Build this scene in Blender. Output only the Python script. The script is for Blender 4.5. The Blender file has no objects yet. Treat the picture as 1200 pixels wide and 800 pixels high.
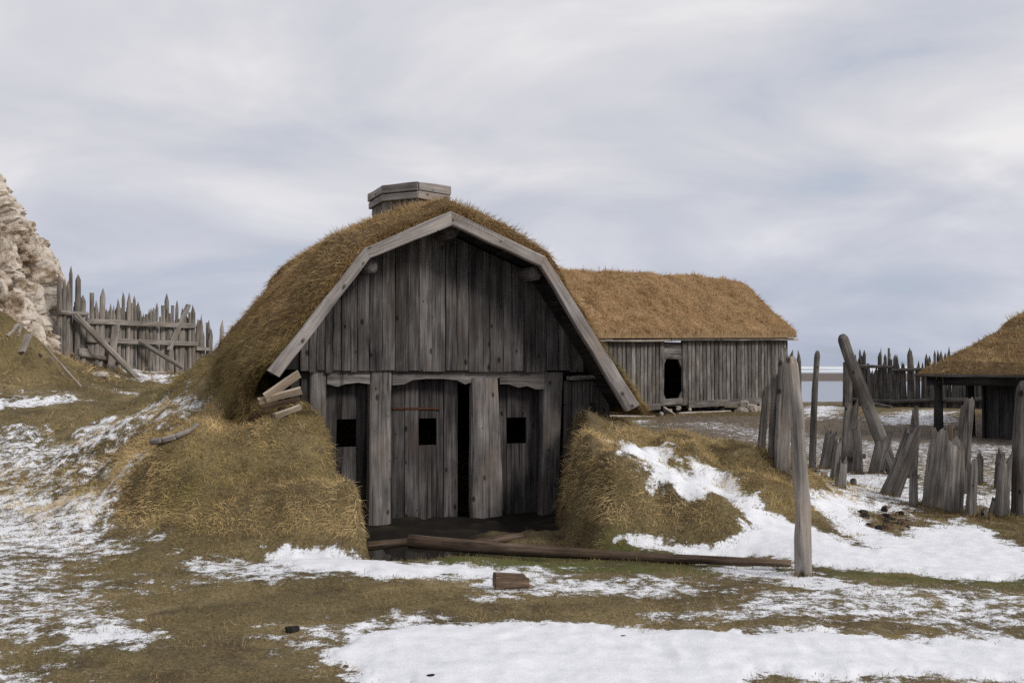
import bpy, math
import numpy as np
from mathutils import Vector, Matrix

rng = np.random.default_rng(7)
scene = bpy.context.scene
COL = scene.collection
F = 1167.0
CAMZ = 1.65
PITCH = math.atan(27.0 / F)
CP, SP = math.cos(PITCH), math.sin(PITCH)


# ------------------------------------------------------------------ survey helpers
def ray(px, py):
    a = (px - 600.0) / F
    b = (400.0 - py) / F
    return np.array([a, CP - b * SP, SP + b * CP])


def P(px, py, Y):
    d = ray(px, py)
    return np.array([0, 0, CAMZ]) + d * (Y / d[1])


TH = math.radians(22)
HR = np.array([math.cos(TH), math.sin(TH), 0])
HD = np.array([-math.sin(TH), math.cos(TH), 0])
HO = np.array([-0.70, 11.7, 0.0])


def H(px, py, v):
    """point of the hut's own plane v metres behind its front, in hut coordinates (u, v, z)"""
    d = ray(px, py)
    c = np.array([0, 0, CAMZ])
    t = (v - np.dot(c - HO, HD)) / np.dot(d, HD)
    p = c + d * t - HO
    return np.array([np.dot(p, HR), v, p[2]])


def HW(u, v, z):
    p = HO + HR * u + HD * v
    return np.array([p[0], p[1], z])


# ------------------------------------------------------------------ noise
def _hash(ix, iy, iz):
    h = (ix * 374761393 + iy * 668265263 + iz * 2147483647 + 1274126177) & 0xFFFFFFFF
    h = ((h ^ (h >> 13)) * 1274126177) & 0xFFFFFFFF
    h = h ^ (h >> 16)
    return (h & 0xFFFF) / 65535.0


def vnoise(p):
    p = np.asarray(p, float)
    i = np.floor(p).astype(np.int64)
    f = p - i
    f = f * f * (3 - 2 * f)
    r = 0
    for dx in (0, 1):
        wx = f[:, 0] if dx else 1 - f[:, 0]
        for dy in (0, 1):
            wy = f[:, 1] if dy else 1 - f[:, 1]
            for dz in (0, 1):
                wz = f[:, 2] if dz else 1 - f[:, 2]
                r = r + wx * wy * wz * _hash(i[:, 0] + dx, i[:, 1] + dy, i[:, 2] + dz)
    return r * 2 - 1


def fbm(p, o=4):
    p = np.asarray(p, float)
    a, s, t = 1.0, 0, 0
    for k in range(o):
        s = s + a * vnoise(p * (2 ** k) + 17.3 * k)
        t += a
        a *= 0.5
    return s / t


def sstep(a, b, x):
    t = np.clip((x - a) / (b - a), 0, 1)
    return t * t * (3 - 2 * t)


# ------------------------------------------------------------------ objects
def tag(o, label, cat, group=None, kind=None):
    o['label'] = label
    o['category'] = cat
    if group:
        o['group'] = group
    if kind:
        o['kind'] = kind
    return o


def empty(name, loc, label, cat, rz=0, group=None):
    o = bpy.data.objects.new(name, None)
    COL.objects.link(o)
    o.location = loc
    o.rotation_euler = (0, 0, rz)
    o.empty_display_size = 0.2
    return tag(o, label, cat, group)


def link_mesh(name, v, faces, mats, parent=None, attrs=None, mat_idx=None, smooth=False, origin=None):
    """v: world (or parent-local) vertices; faces: list of tuples or (counts, flat index array)"""
    me = bpy.data.meshes.new(name)
    v = np.asarray(v, np.float32)
    if origin is not None:
        v = v - np.asarray(origin, np.float32)
    if isinstance(faces, tuple):
        cnt, idx = faces
    else:
        cnt = np.array([len(f) for f in faces], np.int32)
        idx = np.array([i for f in faces for i in f], np.int32)
    me.vertices.add(len(v))
    me.vertices.foreach_set('co', v.ravel())
    me.loops.add(len(idx))
    me.loops.foreach_set('vertex_index', np.asarray(idx, np.int32))
    me.polygons.add(len(cnt))
    st = np.zeros(len(cnt), np.int32)
    st[1:] = np.cumsum(cnt)[:-1]
    me.polygons.foreach_set('loop_start', st)
    me.polygons.foreach_set('loop_total', np.asarray(cnt, np.int32))
    if mat_idx is not None:
        me.polygons.foreach_set('material_index', np.asarray(mat_idx, np.int32))
    me.polygons.foreach_set('use_smooth', np.full(len(cnt), bool(smooth)))
    for m in (mats if isinstance(mats, (list, tuple)) else [mats]):
        me.materials.append(m)
    for k, a in (attrs or {}).items():
        a = np.asarray(a, np.float32)
        if a.ndim == 2:
            at = me.attributes.new(k, 'FLOAT_VECTOR', 'POINT')
            at.data.foreach_set('vector', a.ravel())
        else:
            at = me.attributes.new(k, 'FLOAT', 'POINT')
            at.data.foreach_set('value', a)
    me.update(calc_edges=True)
    me.validate()
    o = bpy.data.objects.new(name, me)
    COL.objects.link(o)
    if origin is not None:
        o.location = origin
    if parent is not None:
        o.parent = parent
    return o


class MB:
    """collects wooden pieces of one part"""

    def __init__(s):
        s.v, s.f, s.g, s.t = [], [], [], []
        s.n = 0

    def add(s, v, f, g, tone):
        v = np.asarray(v, float)
        s.v.append(v)
        s.f += [tuple(i + s.n for i in q) for q in f]
        s.g.append(np.asarray(g, float) + rng.uniform(0, 60, 3))
        s.t.append(np.full(len(v), tone))
        s.n += len(v)

    # rectangular plank between p0 and p1
    def plank(s, p0, p1, w, t, wdir, tone=None, jit=0.006, n=8, w1=None, warp=0.0, ragged=0.0, cut0=0.0, cut1=0.0):
        p0, p1 = np.asarray(p0, float), np.asarray(p1, float)
        ax = p1 - p0
        L = np.linalg.norm(ax)
        ax = ax / L
        wd = np.asarray(wdir, float)
        wd = wd - ax * np.dot(wd, ax)
        wd /= np.linalg.norm(wd)
        td = np.cross(ax, wd)
        if tone is None:
            tone = rng.uniform(0.7, 1.15)
        w1 = w if w1 is None else w1
        c = min(0.15 * min(w, t), 0.012)
        sd = rng.uniform(0, 99, 3)
        v, g, f = [], [], []
        for i in range(n + 1):
            q = i / n
            ww = w + (w1 - w) * q
            jl, jr, jt, jw = vnoise(np.array([[q * L * 3 + sd[0], 0, 0], [q * L * 3 + sd[1], 5, 0], [q * L * 2, sd[2], 0], [q * 1.7, sd[0], 9]])) * jit
            a0, a1 = -ww / 2 + jl, ww / 2 + jr
            b0, b1 = -t / 2, t / 2 + jt * 0.3
            off = wd * (jw * warp * 100)
            ring = [(a0 + c, b0), (a1 - c, b0), (a1, b0 + c), (a1, b1 - c), (a1 - c, b1), (a0 + c, b1), (a0, b1 - c), (a0, b0 + c)]
            for a, b in ring:
                e = 0
                if i == n:
                    e = ragged * rng.uniform(-1, 0.3) + cut1 * a
                if i == 0:
                    e = -ragged * rng.uniform(-1, 0.3) + cut0 * a
                v.append(p0 + ax * (q * L + e) + wd * a + td * b + off)
                g.append((a, b, q * L))
        for i in range(n):
            for k in range(8):
                k2 = (k + 1) % 8
                f.append((i * 8 + k, i * 8 + k2, i * 8 + 8 + k2, i * 8 + 8 + k))
        f.append(tuple(range(7, -1, -1)))
        f.append(tuple(n * 8 + k for k in range(8)))
        s.add(v, f, g, tone)

    # pole / stake / log
    def pole(s, p0, p1, a, b=None, adir=(1, 0, 0), tip='flat', tiplen=0.2, taper=0.8, rough=0.06, n=10, seg=12, ex=2.2,
             bend=0.0, tone=None, fl=0.05, foot='flat', jag=0.08):
        p0, p1 = np.asarray(p0, float), np.asarray(p1, float)
        b = a if b is None else b
        ax = p1 - p0
        L = np.linalg.norm(ax)
        ax = ax / L
        ad = np.asarray(adir, float)
        ad = ad - ax * np.dot(ad, ax)
        ad /= np.linalg.norm(ad)
        bd = np.cross(ax, ad)
        if tone is None:
            tone = rng.uniform(0.7, 1.15)
        sd = rng.uniform(0, 99, 3)
        th = np.arange(seg) / seg * 2 * math.pi
        ct, st = np.cos(th), np.sin(th)
        sx = np.sign(ct) * np.abs(ct) ** (2 / ex)
        sy = np.sign(st) * np.abs(st) ** (2 / ex)
        flute = 1 + fl * vnoise(np.c_[ct * 1.6 + sd[0], st * 1.6, np.full(seg, sd[1])])
        br = rng.uniform(-1, 1, 2) * bend
        qs = list(np.linspace(0, 1, n + 1))
        if tip in ('point', 'round'):
            qt = 1 - min(tiplen / L, 0.5)
            qs = [q for q in qs if q < qt - 0.02] + [qt]
            if tip == 'round':
                qs += [qt + (1 - qt) * z for z in (0.4, 0.75, 0.93)]
            else:
                qs += [qt + (1 - qt) * 0.5]
        v, g, f = [], [], []
        for i, q in enumerate(qs):
            r = 1 + (taper - 1) * q
            if tip == 'point' and q > qt:
                r *= 1 - 0.5 * (q - qt) / (1 - qt)
            if tip == 'point' and i == len(qs) - 1:
                r *= 0.72
            if tip == 'round' and q > qt:
                r *= math.sqrt(max(1 - ((q - qt) / (1 - qt)) ** 2, 0.03))
            nz = 1 + rough * vnoise(np.c_[ct * 1.2 + sd[2], st * 1.2, np.full(seg, q * L * 4 + sd[0])])
            cen = p0 + ax * q * L + (ad * br[0] + bd * br[1]) * math.sin(q * math.pi) * L
            e = np.zeros(seg)
            if i == len(qs) - 1 and tip == 'jag':
                e = rng.uniform(-1, 1, seg) * jag
                e = e + np.roll(e, 1) * 0.6
            if i == len(qs) - 1 and tip == 'chisel':
                e = sx * jag
            for k in range(seg):
                x, y = a * r * sx[k] * flute[k] * nz[k], b * r * sy[k] * flute[k] * nz[k]
                v.append(cen + ad * x + bd * y + ax * e[k])
                g.append((x, y, q * L + e[k]))
        m = len(qs)
        for i in range(m - 1):
            for k in range(seg):
                k2 = (k + 1) % seg
                f.append((i * seg + k, i * seg + k2, i * seg + seg + k2, i * seg + seg + k))
        f.append(tuple(range(seg - 1, -1, -1)))
        if tip == 'point':
            v.append(p1 + (ad * rng.uniform(-.3, .3) + bd * rng.uniform(-.3, .3)) * a)
        else:
            top = np.array(v[(m - 1) * seg:m * seg]).mean(0)
            v.append(top - ax * (jag * 0.4 if tip == 'jag' else 0))
        g.append((0, 0, L))
        for k in range(seg):
            f.append(((m - 1) * seg + k, (m - 1) * seg + (k + 1) % seg, len(v) - 1))
        s.add(v, f, g, tone)

    # prism of a polygon in the (u,z) plane of the hut between v0 and v1
    def prism(s, poly, v0, v1, along=2, tone=None):
        if tone is None:
            tone = rng.uniform(0.7, 1.15)
        n = len(poly)
        A = [(u, v0, z) for u, z in poly]
        B = [(u, v1, z) for u, z in poly]
        V = A + B
        f = [tuple(range(n)), tuple(range(2 * n - 1, n - 1, -1))]
        for k in range(n):
            k2 = (k + 1) % n
            f.append((k, n + k, n + k2, k2))
        arr = np.array(V)
        gg = arr.copy()
        if along == 0:
            gg = arr[:, [1, 2, 0]]
        s.add(V, f, gg, tone)

    def build(s, name, mat, parent=None, origin=None, smooth=False, local=False):
        v = np.concatenate(s.v)
        if parent is not None and not local:
            m = np.array(Matrix.Translation(parent.location) @ parent.rotation_euler.to_matrix().to_4x4())
            mi = np.linalg.inv(m)
            v = v @ mi[:3, :3].T + mi[:3, 3]
        return link_mesh(name, v, s.f, mat, parent, {'gc': np.concatenate(s.g), 'tone': np.concatenate(s.t)}, origin=origin, smooth=smooth)


# ------------------------------------------------------------------ materials
def new_mat(name):
    m = bpy.data.materials.new(name)
    m.use_nodes = True
    nt = m.node_tree
    b = nt.nodes['Principled BSDF']
    b.inputs['Roughness'].default_value = 0.9
    b.inputs['Specular IOR Level'].default_value = 0.15
    return m, nt, b


def N(nt, t, **kw):
    n = nt.nodes.new(t)
    for k, v in kw.items():
        setattr(n, k, v)
    return n


def ramp(nt, stops):
    r = N(nt, 'ShaderNodeValToRGB')
    e = r.color_ramp.elements
    while len(e) < len(stops):
        e.new(0.5)
    for x, (p, c) in zip(e, stops):
        x.position = p
        x.color = (*c, 1) if len(c) == 3 else c
    return r


def math_n(nt, op, a, b=None, c=None, clamp=False):
    n = N(nt, 'ShaderNodeMath', operation=op)
    n.use_clamp = clamp
    for i, x in enumerate((a, b, c)):
        if x is None:
            continue
        if isinstance(x, (int, float)):
            n.inputs[i].default_value = x
        else:
            nt.links.new(x, n.inputs[i])
    return n.outputs[0]


def mix_c(nt, fac, a, b, blend='MIX'):
    n = N(nt, 'ShaderNodeMix', data_type='RGBA', blend_type=blend)
    for i, x in ((0, fac), (6, a), (7, b)):
        if isinstance(x, (int, float)):
            n.inputs[i].default_value = x
        elif isinstance(x, tuple):
            n.inputs[i].default_value = (*x, 1)
        else:
            nt.links.new(x, n.inputs[i])
    return n.outputs[2]


def noise(nt, vec, scale, detail=4, rough=0.6, dist=0.0):
    n = N(nt, 'ShaderNodeTexNoise')
    n.inputs['Scale'].default_value = scale
    n.inputs['Detail'].default_value = detail
    n.inputs['Roughness'].default_value = rough
    n.inputs['Distortion'].default_value = dist
    if vec is not None:
        nt.links.new(vec, n.inputs['Vector'])
    return n.outputs['Fac']


def mapping(nt, vec, scale):
    n = N(nt, 'ShaderNodeMapping')
    n.inputs['Scale'].default_value = scale
    nt.links.new(vec, n.inputs['Vector'])
    return n.outputs[0]


def attr(nt, name):
    return N(nt, 'ShaderNodeAttribute', attribute_name=name)


def bump(nt, b, h, strength, dist):
    n = N(nt, 'ShaderNodeBump')
    n.inputs['Strength'].default_value = strength
    n.inputs['Distance'].default_value = dist
    nt.links.new(h, n.inputs['Height'])
    nt.links.new(n.outputs[0], b.inputs['Normal'])


def wood(name, dark, mid, light, knots=True, warm=0.0, rough=0.85, bmp=0.8):
    m, nt, b = new_mat(name)
    gc = attr(nt, 'gc').outputs['Vector']
    tone = attr(nt, 'tone').outputs['Fac']
    g1 = noise(nt, mapping(nt, gc, (30, 30, 1.3)), 1.0, 6, 0.65, 0.6)
    g2 = noise(nt, mapping(nt, gc, (110, 110, 2.5)), 1.0, 3, 0.6)
    bl = noise(nt, mapping(nt, gc, (3.5, 3.5, 1.6)), 1.0, 5, 0.6)
    s = math_n(nt, 'ADD', math_n(nt, 'MULTIPLY', g1, 0.50), math_n(nt, 'MULTIPLY', g2, 0.25))
    s = math_n(nt, 'ADD', s, math_n(nt, 'MULTIPLY', bl, 0.45))
    r = ramp(nt, [(0.47, dark), (0.60, mid), (0.75, light)])
    nt.links.new(s, r.inputs[0])
    col = r.outputs[0]
    # lichen / brownish patches
    pt = noise(nt, mapping(nt, gc, (2.2, 2.2, 1.0)), 1.7, 3)
    pr = ramp(nt, [(0.5, (0, 0, 0)), (0.75, (1, 1, 1))])
    nt.links.new(pt, pr.inputs[0])
    col = mix_c(nt, math_n(nt, 'MULTIPLY', pr.outputs[0], 0.55), col, (mid[0] * 1.15, mid[1] * 0.92, mid[2] * 0.72))
    if knots:
        vo = N(nt, 'ShaderNodeTexVoronoi', feature='F1', voronoi_dimensions='2D')
        sgc = N(nt, 'ShaderNodeSeparateXYZ')
        nt.links.new(gc, sgc.inputs[0])
        cgc = N(nt, 'ShaderNodeCombineXYZ')
        nt.links.new(math_n(nt, 'MULTIPLY', sgc.outputs[0], 7.5), cgc.inputs[0])
        nt.links.new(math_n(nt, 'MULTIPLY', sgc.outputs[2], 4.0), cgc.inputs[1])
        vo.inputs['Scale'].default_value = 1.0
        nt.links.new(cgc.outputs[0], vo.inputs['Vector'])
        kr = ramp(nt, [(0.07, (1, 1, 1)), (0.14, (0, 0, 0))])
        sep = N(nt, 'ShaderNodeSeparateColor')
        nt.links.new(vo.outputs['Color'], sep.inputs[0])
        nt.links.new(math_n(nt, 'DIVIDE', vo.outputs['Distance'], math_n(nt, 'ADD', math_n(nt, 'MULTIPLY', sep.outputs[1], 1.1), .35)), kr.inputs[0])
        sel = math_n(nt, 'GREATER_THAN', sep.outputs[0], 0.70)
        kf = math_n(nt, 'MULTIPLY', math_n(nt, 'MULTIPLY', kr.outputs[0], sel), 0.85)
        col = mix_c(nt, kf, col, (dark[0] * .35, dark[1] * .33, dark[2] * .3))
    # drying cracks
    ck = noise(nt, mapping(nt, gc, (32, 32, 0.7)), 1.0, 2, 0.5, 0.3)
    cr = ramp(nt, [(0.27, (1, 1, 1)), (0.32, (0, 0, 0))])
    nt.links.new(ck, cr.inputs[0])
    col = mix_c(nt, math_n(nt, 'MULTIPLY', cr.outputs[0], 0.7), col, (dark[0] * .3, dark[1] * .3, dark[2] * .3))
    tv = N(nt, 'ShaderNodeCombineColor')
    for i in range(3):
        nt.links.new(tone, tv.inputs[i])
    col = mix_c(nt, 1.0, col, tv.outputs[0], 'MULTIPLY')
    nt.links.new(col, b.inputs['Base Color'])
    b.inputs['Roughness'].default_value = rough
    h = math_n(nt, 'SUBTRACT', s, math_n(nt, 'MULTIPLY', cr.outputs[0], 0.5))
    bump(nt, b, h, bmp, 0.012)
    return m


W_GABLE = wood('gable_boards', (.018, .017, .017), (.066, .061, .059), (.175, .161, .152))
W_BARGE = wood('barge_wood', (.11, .10, .094), (.25, .226, .212), (.42, .385, .365))
W_POST = wood('post_wood', (.045, .041, .040), (.145, .132, .125), (.30, .275, .26))
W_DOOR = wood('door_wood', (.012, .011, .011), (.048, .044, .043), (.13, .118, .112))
W_STAKE = wood('stake_wood', (.08, .072, .064), (.21, .19, .17), (.38, .345, .31), knots=False)
W_STUMP = wood('stump_wood', (.03, .027, .025), (.115, .104, .095), (.28, .255, .232))
W_PALE = wood('bleached_wood', (.14, .125, .11), (.31, .28, .25), (.50, .455, .41))
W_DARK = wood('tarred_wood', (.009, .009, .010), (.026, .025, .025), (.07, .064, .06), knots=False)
W_FAR = wood('far_stake_wood', (.036, .034, .032), (.11, .102, .094), (.23, .21, .19), knots=False)
W_HALL = wood('hall_wood', (.045, .041, .038), (.15, .137, .125), (.31, .285, .26), knots=False)
W_LOG = wood('bark_log', (.025, .018, .013), (.095, .066, .047), (.23, .175, .13), knots=False)
W_FRESH = wood('split_wood', (.16, .13, .095), (.31, .255, .20), (.46, .39, .32), knots=False)


def simple(name, col, rough=0.8, metal=0.0, var=0.4, scale=8, bmp=0.3):
    m, nt, b = new_mat(name)
    tc = N(nt, 'ShaderNodeTexCoord').outputs['Object']
    n = noise(nt, tc, scale, 6, 0.65)
    r = ramp(nt, [(0.3, tuple(c * (1 - var) for c in col)), (0.7, tuple(min(c * (1 + var), 1) for c in col))])
    nt.links.new(n, r.inputs[0])
    nt.links.new(r.outputs[0], b.inputs['Base Color'])
    b.inputs['Roughness'].default_value = rough
    b.inputs['Metallic'].default_value = metal
    bump(nt, b, n, bmp, 0.02)
    return m


M_RUST = simple('rusty_iron', (.07, .032, .022), 0.8, 0.2, 0.5, 30)
M_STONE = simple('pale_stone', (.34, .30, .26), 0.9, 0, 0.5, 9, 0.8)
M_CLOD = simple('dark_clod', (.022, .019, .018), 0.95, 0, 0.5, 30, 0.8)
M_BROWN = simple('brown_clod', (.10, .06, .04), 0.95, 0, 0.5, 25, 0.8)
M_PIPE = simple('pale_pole', (.42, .41, .40), 0.6, 0, 0.2, 12)


def soil_mat(name, a, b_):
    m, nt, b = new_mat(name)
    tc = N(nt, 'ShaderNodeTexCoord').outputs['Object']
    n = noise(nt, tc, 6, 8, 0.7)
    r = ramp(nt, [(0.3, a), (0.7, b_)])
    nt.links.new(n, r.inputs[0])
    nt.links.new(r.outputs[0], b.inputs['Base Color'])
    bump(nt, b, n, 0.8, 0.05)
    return m


def blade_mat(name, brown, green, scale=1.2, bias=0.0):
    """brown/green: three colours each, dark to pale, picked by each blade's own tone"""
    m, nt, b = new_mat(name)
    t = attr(nt, 'tone').outputs['Fac']
    hue = attr(nt, 'hue').outputs['Fac']
    geo = N(nt, 'ShaderNodeNewGeometry').outputs['Position']
    rb = ramp(nt, [(0.0, brown[0]), (0.5, brown[1]), (1.0, brown[2])])
    rg = ramp(nt, [(0.0, green[0]), (0.5, green[1]), (1.0, green[2])])
    pn = noise(nt, geo, scale, 5, 0.65)
    tt = math_n(nt, 'ADD', t, math_n(nt, 'MULTIPLY', math_n(nt, 'SUBTRACT', noise(nt, geo, 3.5, 4, .6), 0.5), 0.9), clamp=True)
    nt.links.new(tt, rb.inputs[0])
    nt.links.new(tt, rg.inputs[0])
    f = math_n(nt, 'ADD', math_n(nt, 'MULTIPLY', math_n(nt, 'SUBTRACT', pn, 0.5), 3.0), hue, clamp=True)
    if bias:
        f = math_n(nt, 'ADD', f, bias, clamp=True)
    nt.links.new(mix_c(nt, f, rb.outputs[0], rg.outputs[0]), b.inputs['Base Color'])
    b.inputs['Roughness'].default_value = 0.8
    b.inputs['Specular IOR Level'].default_value = 0.1
    tl = N(nt, 'ShaderNodeBsdfTranslucent')
    nt.links.new(b.inputs['Base Color'].links[0].from_socket, tl.inputs['Color'])
    mx = N(nt, 'ShaderNodeMixShader')
    mx.inputs[0].default_value = .42
    nt.links.new(b.outputs[0], mx.inputs[1])
    nt.links.new(tl.outputs[0], mx.inputs[2])
    nt.links.new(mx.outputs[0], nt.nodes['Material Output'].inputs['Surface'])
    return m


B_ROOF = blade_mat('roof_turf_blades', ((.16, .095, .042), (.43, .285, .135), (.68, .50, .27)),
                   ((.09, .078, .028), (.19, .158, .058), (.34, .28, .12)), 1.0)
B_HALL = blade_mat('hall_turf_blades', ((.26, .165, .08), (.54, .37, .20), (.74, .55, .33)),
                   ((.24, .16, .08), (.48, .345, .19), (.66, .50, .30)), 0.8)
B_MOUND = blade_mat('mound_grass_blades', ((.17, .11, .05), (.50, .36, .17), (.80, .62, .34)),
                    ((.10, .085, .028), (.29, .235, .08), (.54, .44, .18)), 1.3)
B_FIELD = blade_mat('field_grass_blades', ((.07, .048, .026), (.21, .15, .075), (.44, .33, .18)),
                    ((.05, .046, .017), (.145, .128, .046), (.30, .26, .105)), 1.0)
S_TURF = soil_mat('turf_soil', (.07, .045, .022), (.16, .105, .05))
S_HALL = soil_mat('hall_turf_soil', (.18, .115, .06), (.36, .245, .135))

# ------------------------------------------------------------------ terrain
pts = []
for a in [(0, 800, 5.2), (300, 800, 5.2), (600, 800, 5.2), (900, 800, 5.2), (1200, 800, 5.2),
          (0, 700, 7.1), (300, 700, 7.1), (600, 700, 7.05), (900, 700, 7.05), (1200, 700, 7.05),
          (0, 650, 8.6), (150, 655, 8.4), (0, 600, 10.4), (0, 560, 11.8), (0, 520, 13.4), (0, 500, 14.6),
          (60, 490, 17.5), (0, 480, 19), (120, 480, 19), (0, 455, 23), (60, 457, 23), (-40, 374, 23.2), (0, 390, 23.2), (20, 408, 23.3), (40, 428, 23.4), (62, 444, 23.6), (-40, 425, 21.5), (0, 436, 21.5), (40, 447, 22), (100, 452, 24.5), (150, 445, 27), (200, 437, 29.5), (240, 440, 29), (100, 500, 13.5), (150, 492, 13.3),
          (150, 520, 11.6),
          (225, 444, 12.6), (260, 462, 11.8), (290, 479, 11.2), (262, 427, 12.2), (240, 417, 12.9), (285, 432, 11.75), (192, 462, 13), (212, 442, 13),
          (250, 480, 11.35), (200, 472, 12), (220, 492, 11.2), (275, 488, 10.95), (160, 490, 12), (240, 503, 10.75), (190, 512, 11.1),
          # left mound
          (290, 490, 10.7), (375, 488, 10.95), (330, 487, 10.8), (230, 507, 10.35), (232, 548, 9.85), (180, 545, 9.95), (300, 530, 10.3),
          (398, 535, 10.2), (250, 560, 9.8), (330, 562, 9.6), (414, 566, 9.5), (300, 600, 9.15), (422, 594, 9.02), (360, 580, 9.2),
          (200, 610, 9.3), (300, 640, 8.95), (432, 646, 8.9), (370, 644, 8.9), (250, 644, 8.8), (330, 655, 8.45), (400, 655, 8.45), (450, 656, 8.4), (150, 605, 9.6), (90, 580, 10.7), (80, 540, 11.6),
          # right mound
          (700, 500, 11.7), (668, 478, 12.0), (740, 502, 12.3), (690, 520, 10.5), (760, 545, 10.7), (740, 525, 11.3),
          (800, 570, 10.2), (722, 548, 9.85), (780, 578, 9.58), (846, 590, 9.42), (750, 600, 9.5), (820, 612, 9.32), (700, 634, 9.40), (760, 628, 9.35), (680, 640, 9.25), (740, 644, 9.05), (800, 646, 9.0),
          (808, 634, 9.28), (852, 634, 9.2), (874, 612, 9.5), (900, 620, 9.4), (885, 590, 10.1), (940, 640, 8.9),
          (800, 507, 12.3), (850, 518, 11.8), (900, 545, 11.2), (930, 567, 10.8), (970, 600, 10.3), (1000, 632, 9.5),
          (1010, 600, 10.8), (1100, 600, 11), (1150, 606, 10.6), (1200, 618, 10.2), (1200, 680, 7.6), (1200, 650, 8.7),
          (1000, 560, 14.5), (1100, 560, 14.5), (1200, 560, 14.5), (1000, 500, 26), (1200, 530, 18.5), (1200, 480, 36),
          (700, 495, 28), (600, 490, 30), (800, 490, 30), (950, 480, 36), (1050, 480, 36), (1085, 478, 33)]:
    pts.append(P(*a))
for a in [(-8, 4, .1), (8, 4, 0), (0, 1, 0), (-4, 2, 0), (4, 2, 0), (-12, 10, .5), (-15, 20, 1.4), (-17, 30, 2.2), (-5, 18, .95),
          (-2, 21, .6), (1, 22, .15), (-6, 23, .95), (3, 14, .15), (2.6, 16, .05), (3.6, 12.9, .2), (20, 30, 0), (10, 12, 0),
          (14, 20, 0), (9, 8, 0), (-3, 26, 1.0), (-9, 40, .8), (10, 40, 0), (20, 40, 0)]:
    pts.append(np.array(a, float))
for a in [(-2.5, 3.5, 1.72), (-3.2, 3, 1.05), (-2.3, 0, 1.08),
          (-2.3, -.55, 1.10), (-2.2, -.3, 1.10), (-2.2, 5.5, 1.2), (2.2, 1.0, .8), (2.2, 4, .3), (0, 6, .9)]:
    pts.append(HW(*a))
pts = np.array(pts)
CK = 0.25


def _solve():
    d = np.sqrt(((pts[:, None, :2] - pts[None, :, :2]) ** 2).sum(-1) + CK * CK)
    n = len(pts)
    A = np.zeros((n + 3, n + 3))
    A[:n, :n] = d + np.eye(n) * -0.02
    A[:n, n] = 1
    A[:n, n + 1:] = pts[:, :2]
    A[n, :n] = 1
    A[n + 1:, :n] = pts[:, :2].T
    return np.linalg.solve(A, np.r_[pts[:, 2], 0, 0, 0])


_w = _solve()


def rbf(x, y):
    out = np.empty(len(x))
    n = len(pts)
    for s in range(0, len(x), 40000):
        xx, yy = x[s:s + 40000], y[s:s + 40000]
        d = np.sqrt((xx[:, None] - pts[None, :, 0]) ** 2 + (yy[:, None] - pts[None, :, 1]) ** 2 + CK * CK)
        out[s:s + 40000] = d @ _w[:n] + _w[n] + _w[n + 1] * xx + _w[n + 2] * yy
    return out


def hut_uv(x, y):
    dx, dy = x - HO[0], y - HO[1]
    return dx * HR[0] + dy * HR[1], dx * HD[0] + dy * HD[1]


def ground(x, y, detail=True):
    x, y = np.asarray(x, float), np.asarray(y, float)
    xc, yc = np.clip(x, -24, 26), np.clip(y, -2, 44)
    z = rbf(xc, yc)
    r = np.hypot(x, y)
    if detail:
        q = np.c_[x, y, np.zeros_like(x)]
        amp = 0.022 + 0.055 * sstep(.25, .6, z) * sstep(8.5, 9.2, y)
        z = z + fbm(q * 1.1, 3) * amp + fbm(q * 4.0 + 9, 3) * amp * 0.55
        lm = sstep(.12, .45, z) * sstep(8.5, 9.0, y) * (1 - sstep(14, 16, y))
        z = z + lm * (.09 * (np.abs(vnoise(q * 1.5 + 3)) * 2 - .6) + .075 * (.35 - np.abs(vnoise(q * 3.6 + 8))))
        tuss = np.abs(vnoise(q * 7.0))
        z = z + (0.5 - tuss) * 0.012
    u, v = hut_uv(x, y)
    # yard in front of the doors, lower than the field, between the two turf banks
    wob = vnoise(np.c_[v * 2.2, u * 0 + 3, z * 3]) * .05 if detail else 0
    uL = np.interp(v, [-2.6, -1.2, 0], [-1.60, -1.56, -1.50]) + wob
    uR = np.interp(v, [-2.7, -1.8, -1, 0], [0.50, 0.62, 0.92, 1.33]) + wob
    zz = np.clip(z, 0, 1.2)
    mL = sstep(uL + 0.02 - zz * 0.10 - .04, uL + 0.10, u)
    mR = 1 - sstep(uR - 0.05, uR + 0.16 + zz * 0.22, u)
    mF = sstep(8.55, 9.05, y + .06 * np.sin(x * 5))
    mB = 1 - sstep(0.5, 0.62, v)
    floor = np.interp(y, [8.4, 8.9, 9.8, 10.7, 14], [-.1, -.27, -.28, -.17, -.16]) + .10 * sstep(-.7, .1, u) * (y < 10.5) + 0.02 * vnoise(np.c_[x * 3, y * 3, x * 0]) + .05 * fbm(np.c_[x * 5, y * 5, x * 0 + 2], 3)
    m = mL * mR * mF * mB
    z = z * (1 - m) + floor * m
    # ground inside the hut
    mi = sstep(-2.02, -1.90, u) * (1 - sstep(1.75, 1.85, u)) * sstep(0.42, 0.52, v) * (1 - sstep(3.2, 3.35, v))
    z = z * (1 - mi) - 0.25 * mi
    # shore
    sh = sstep(42, 50, y + 1.2 * np.sin(x * .3))
    z = z * (1 - sh) + (-0.75) * sh
    bar = sstep(118, 128, y) * (1 - sstep(215, 240, y))
    z = z + bar * (0.45 + 0.12 * np.sin(x * 0.03 + y * .06) + .1 * vnoise(np.c_[x * .02, y * .07, x * 0]))
    far = sstep(44, 60, r) * (1 - sstep(-5, 20, y))
    z = z * (1 - far) + 0.3 * far
    return z


def gz(x, y):
    return float(ground(np.array([x]), np.array([y]))[0])


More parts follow.
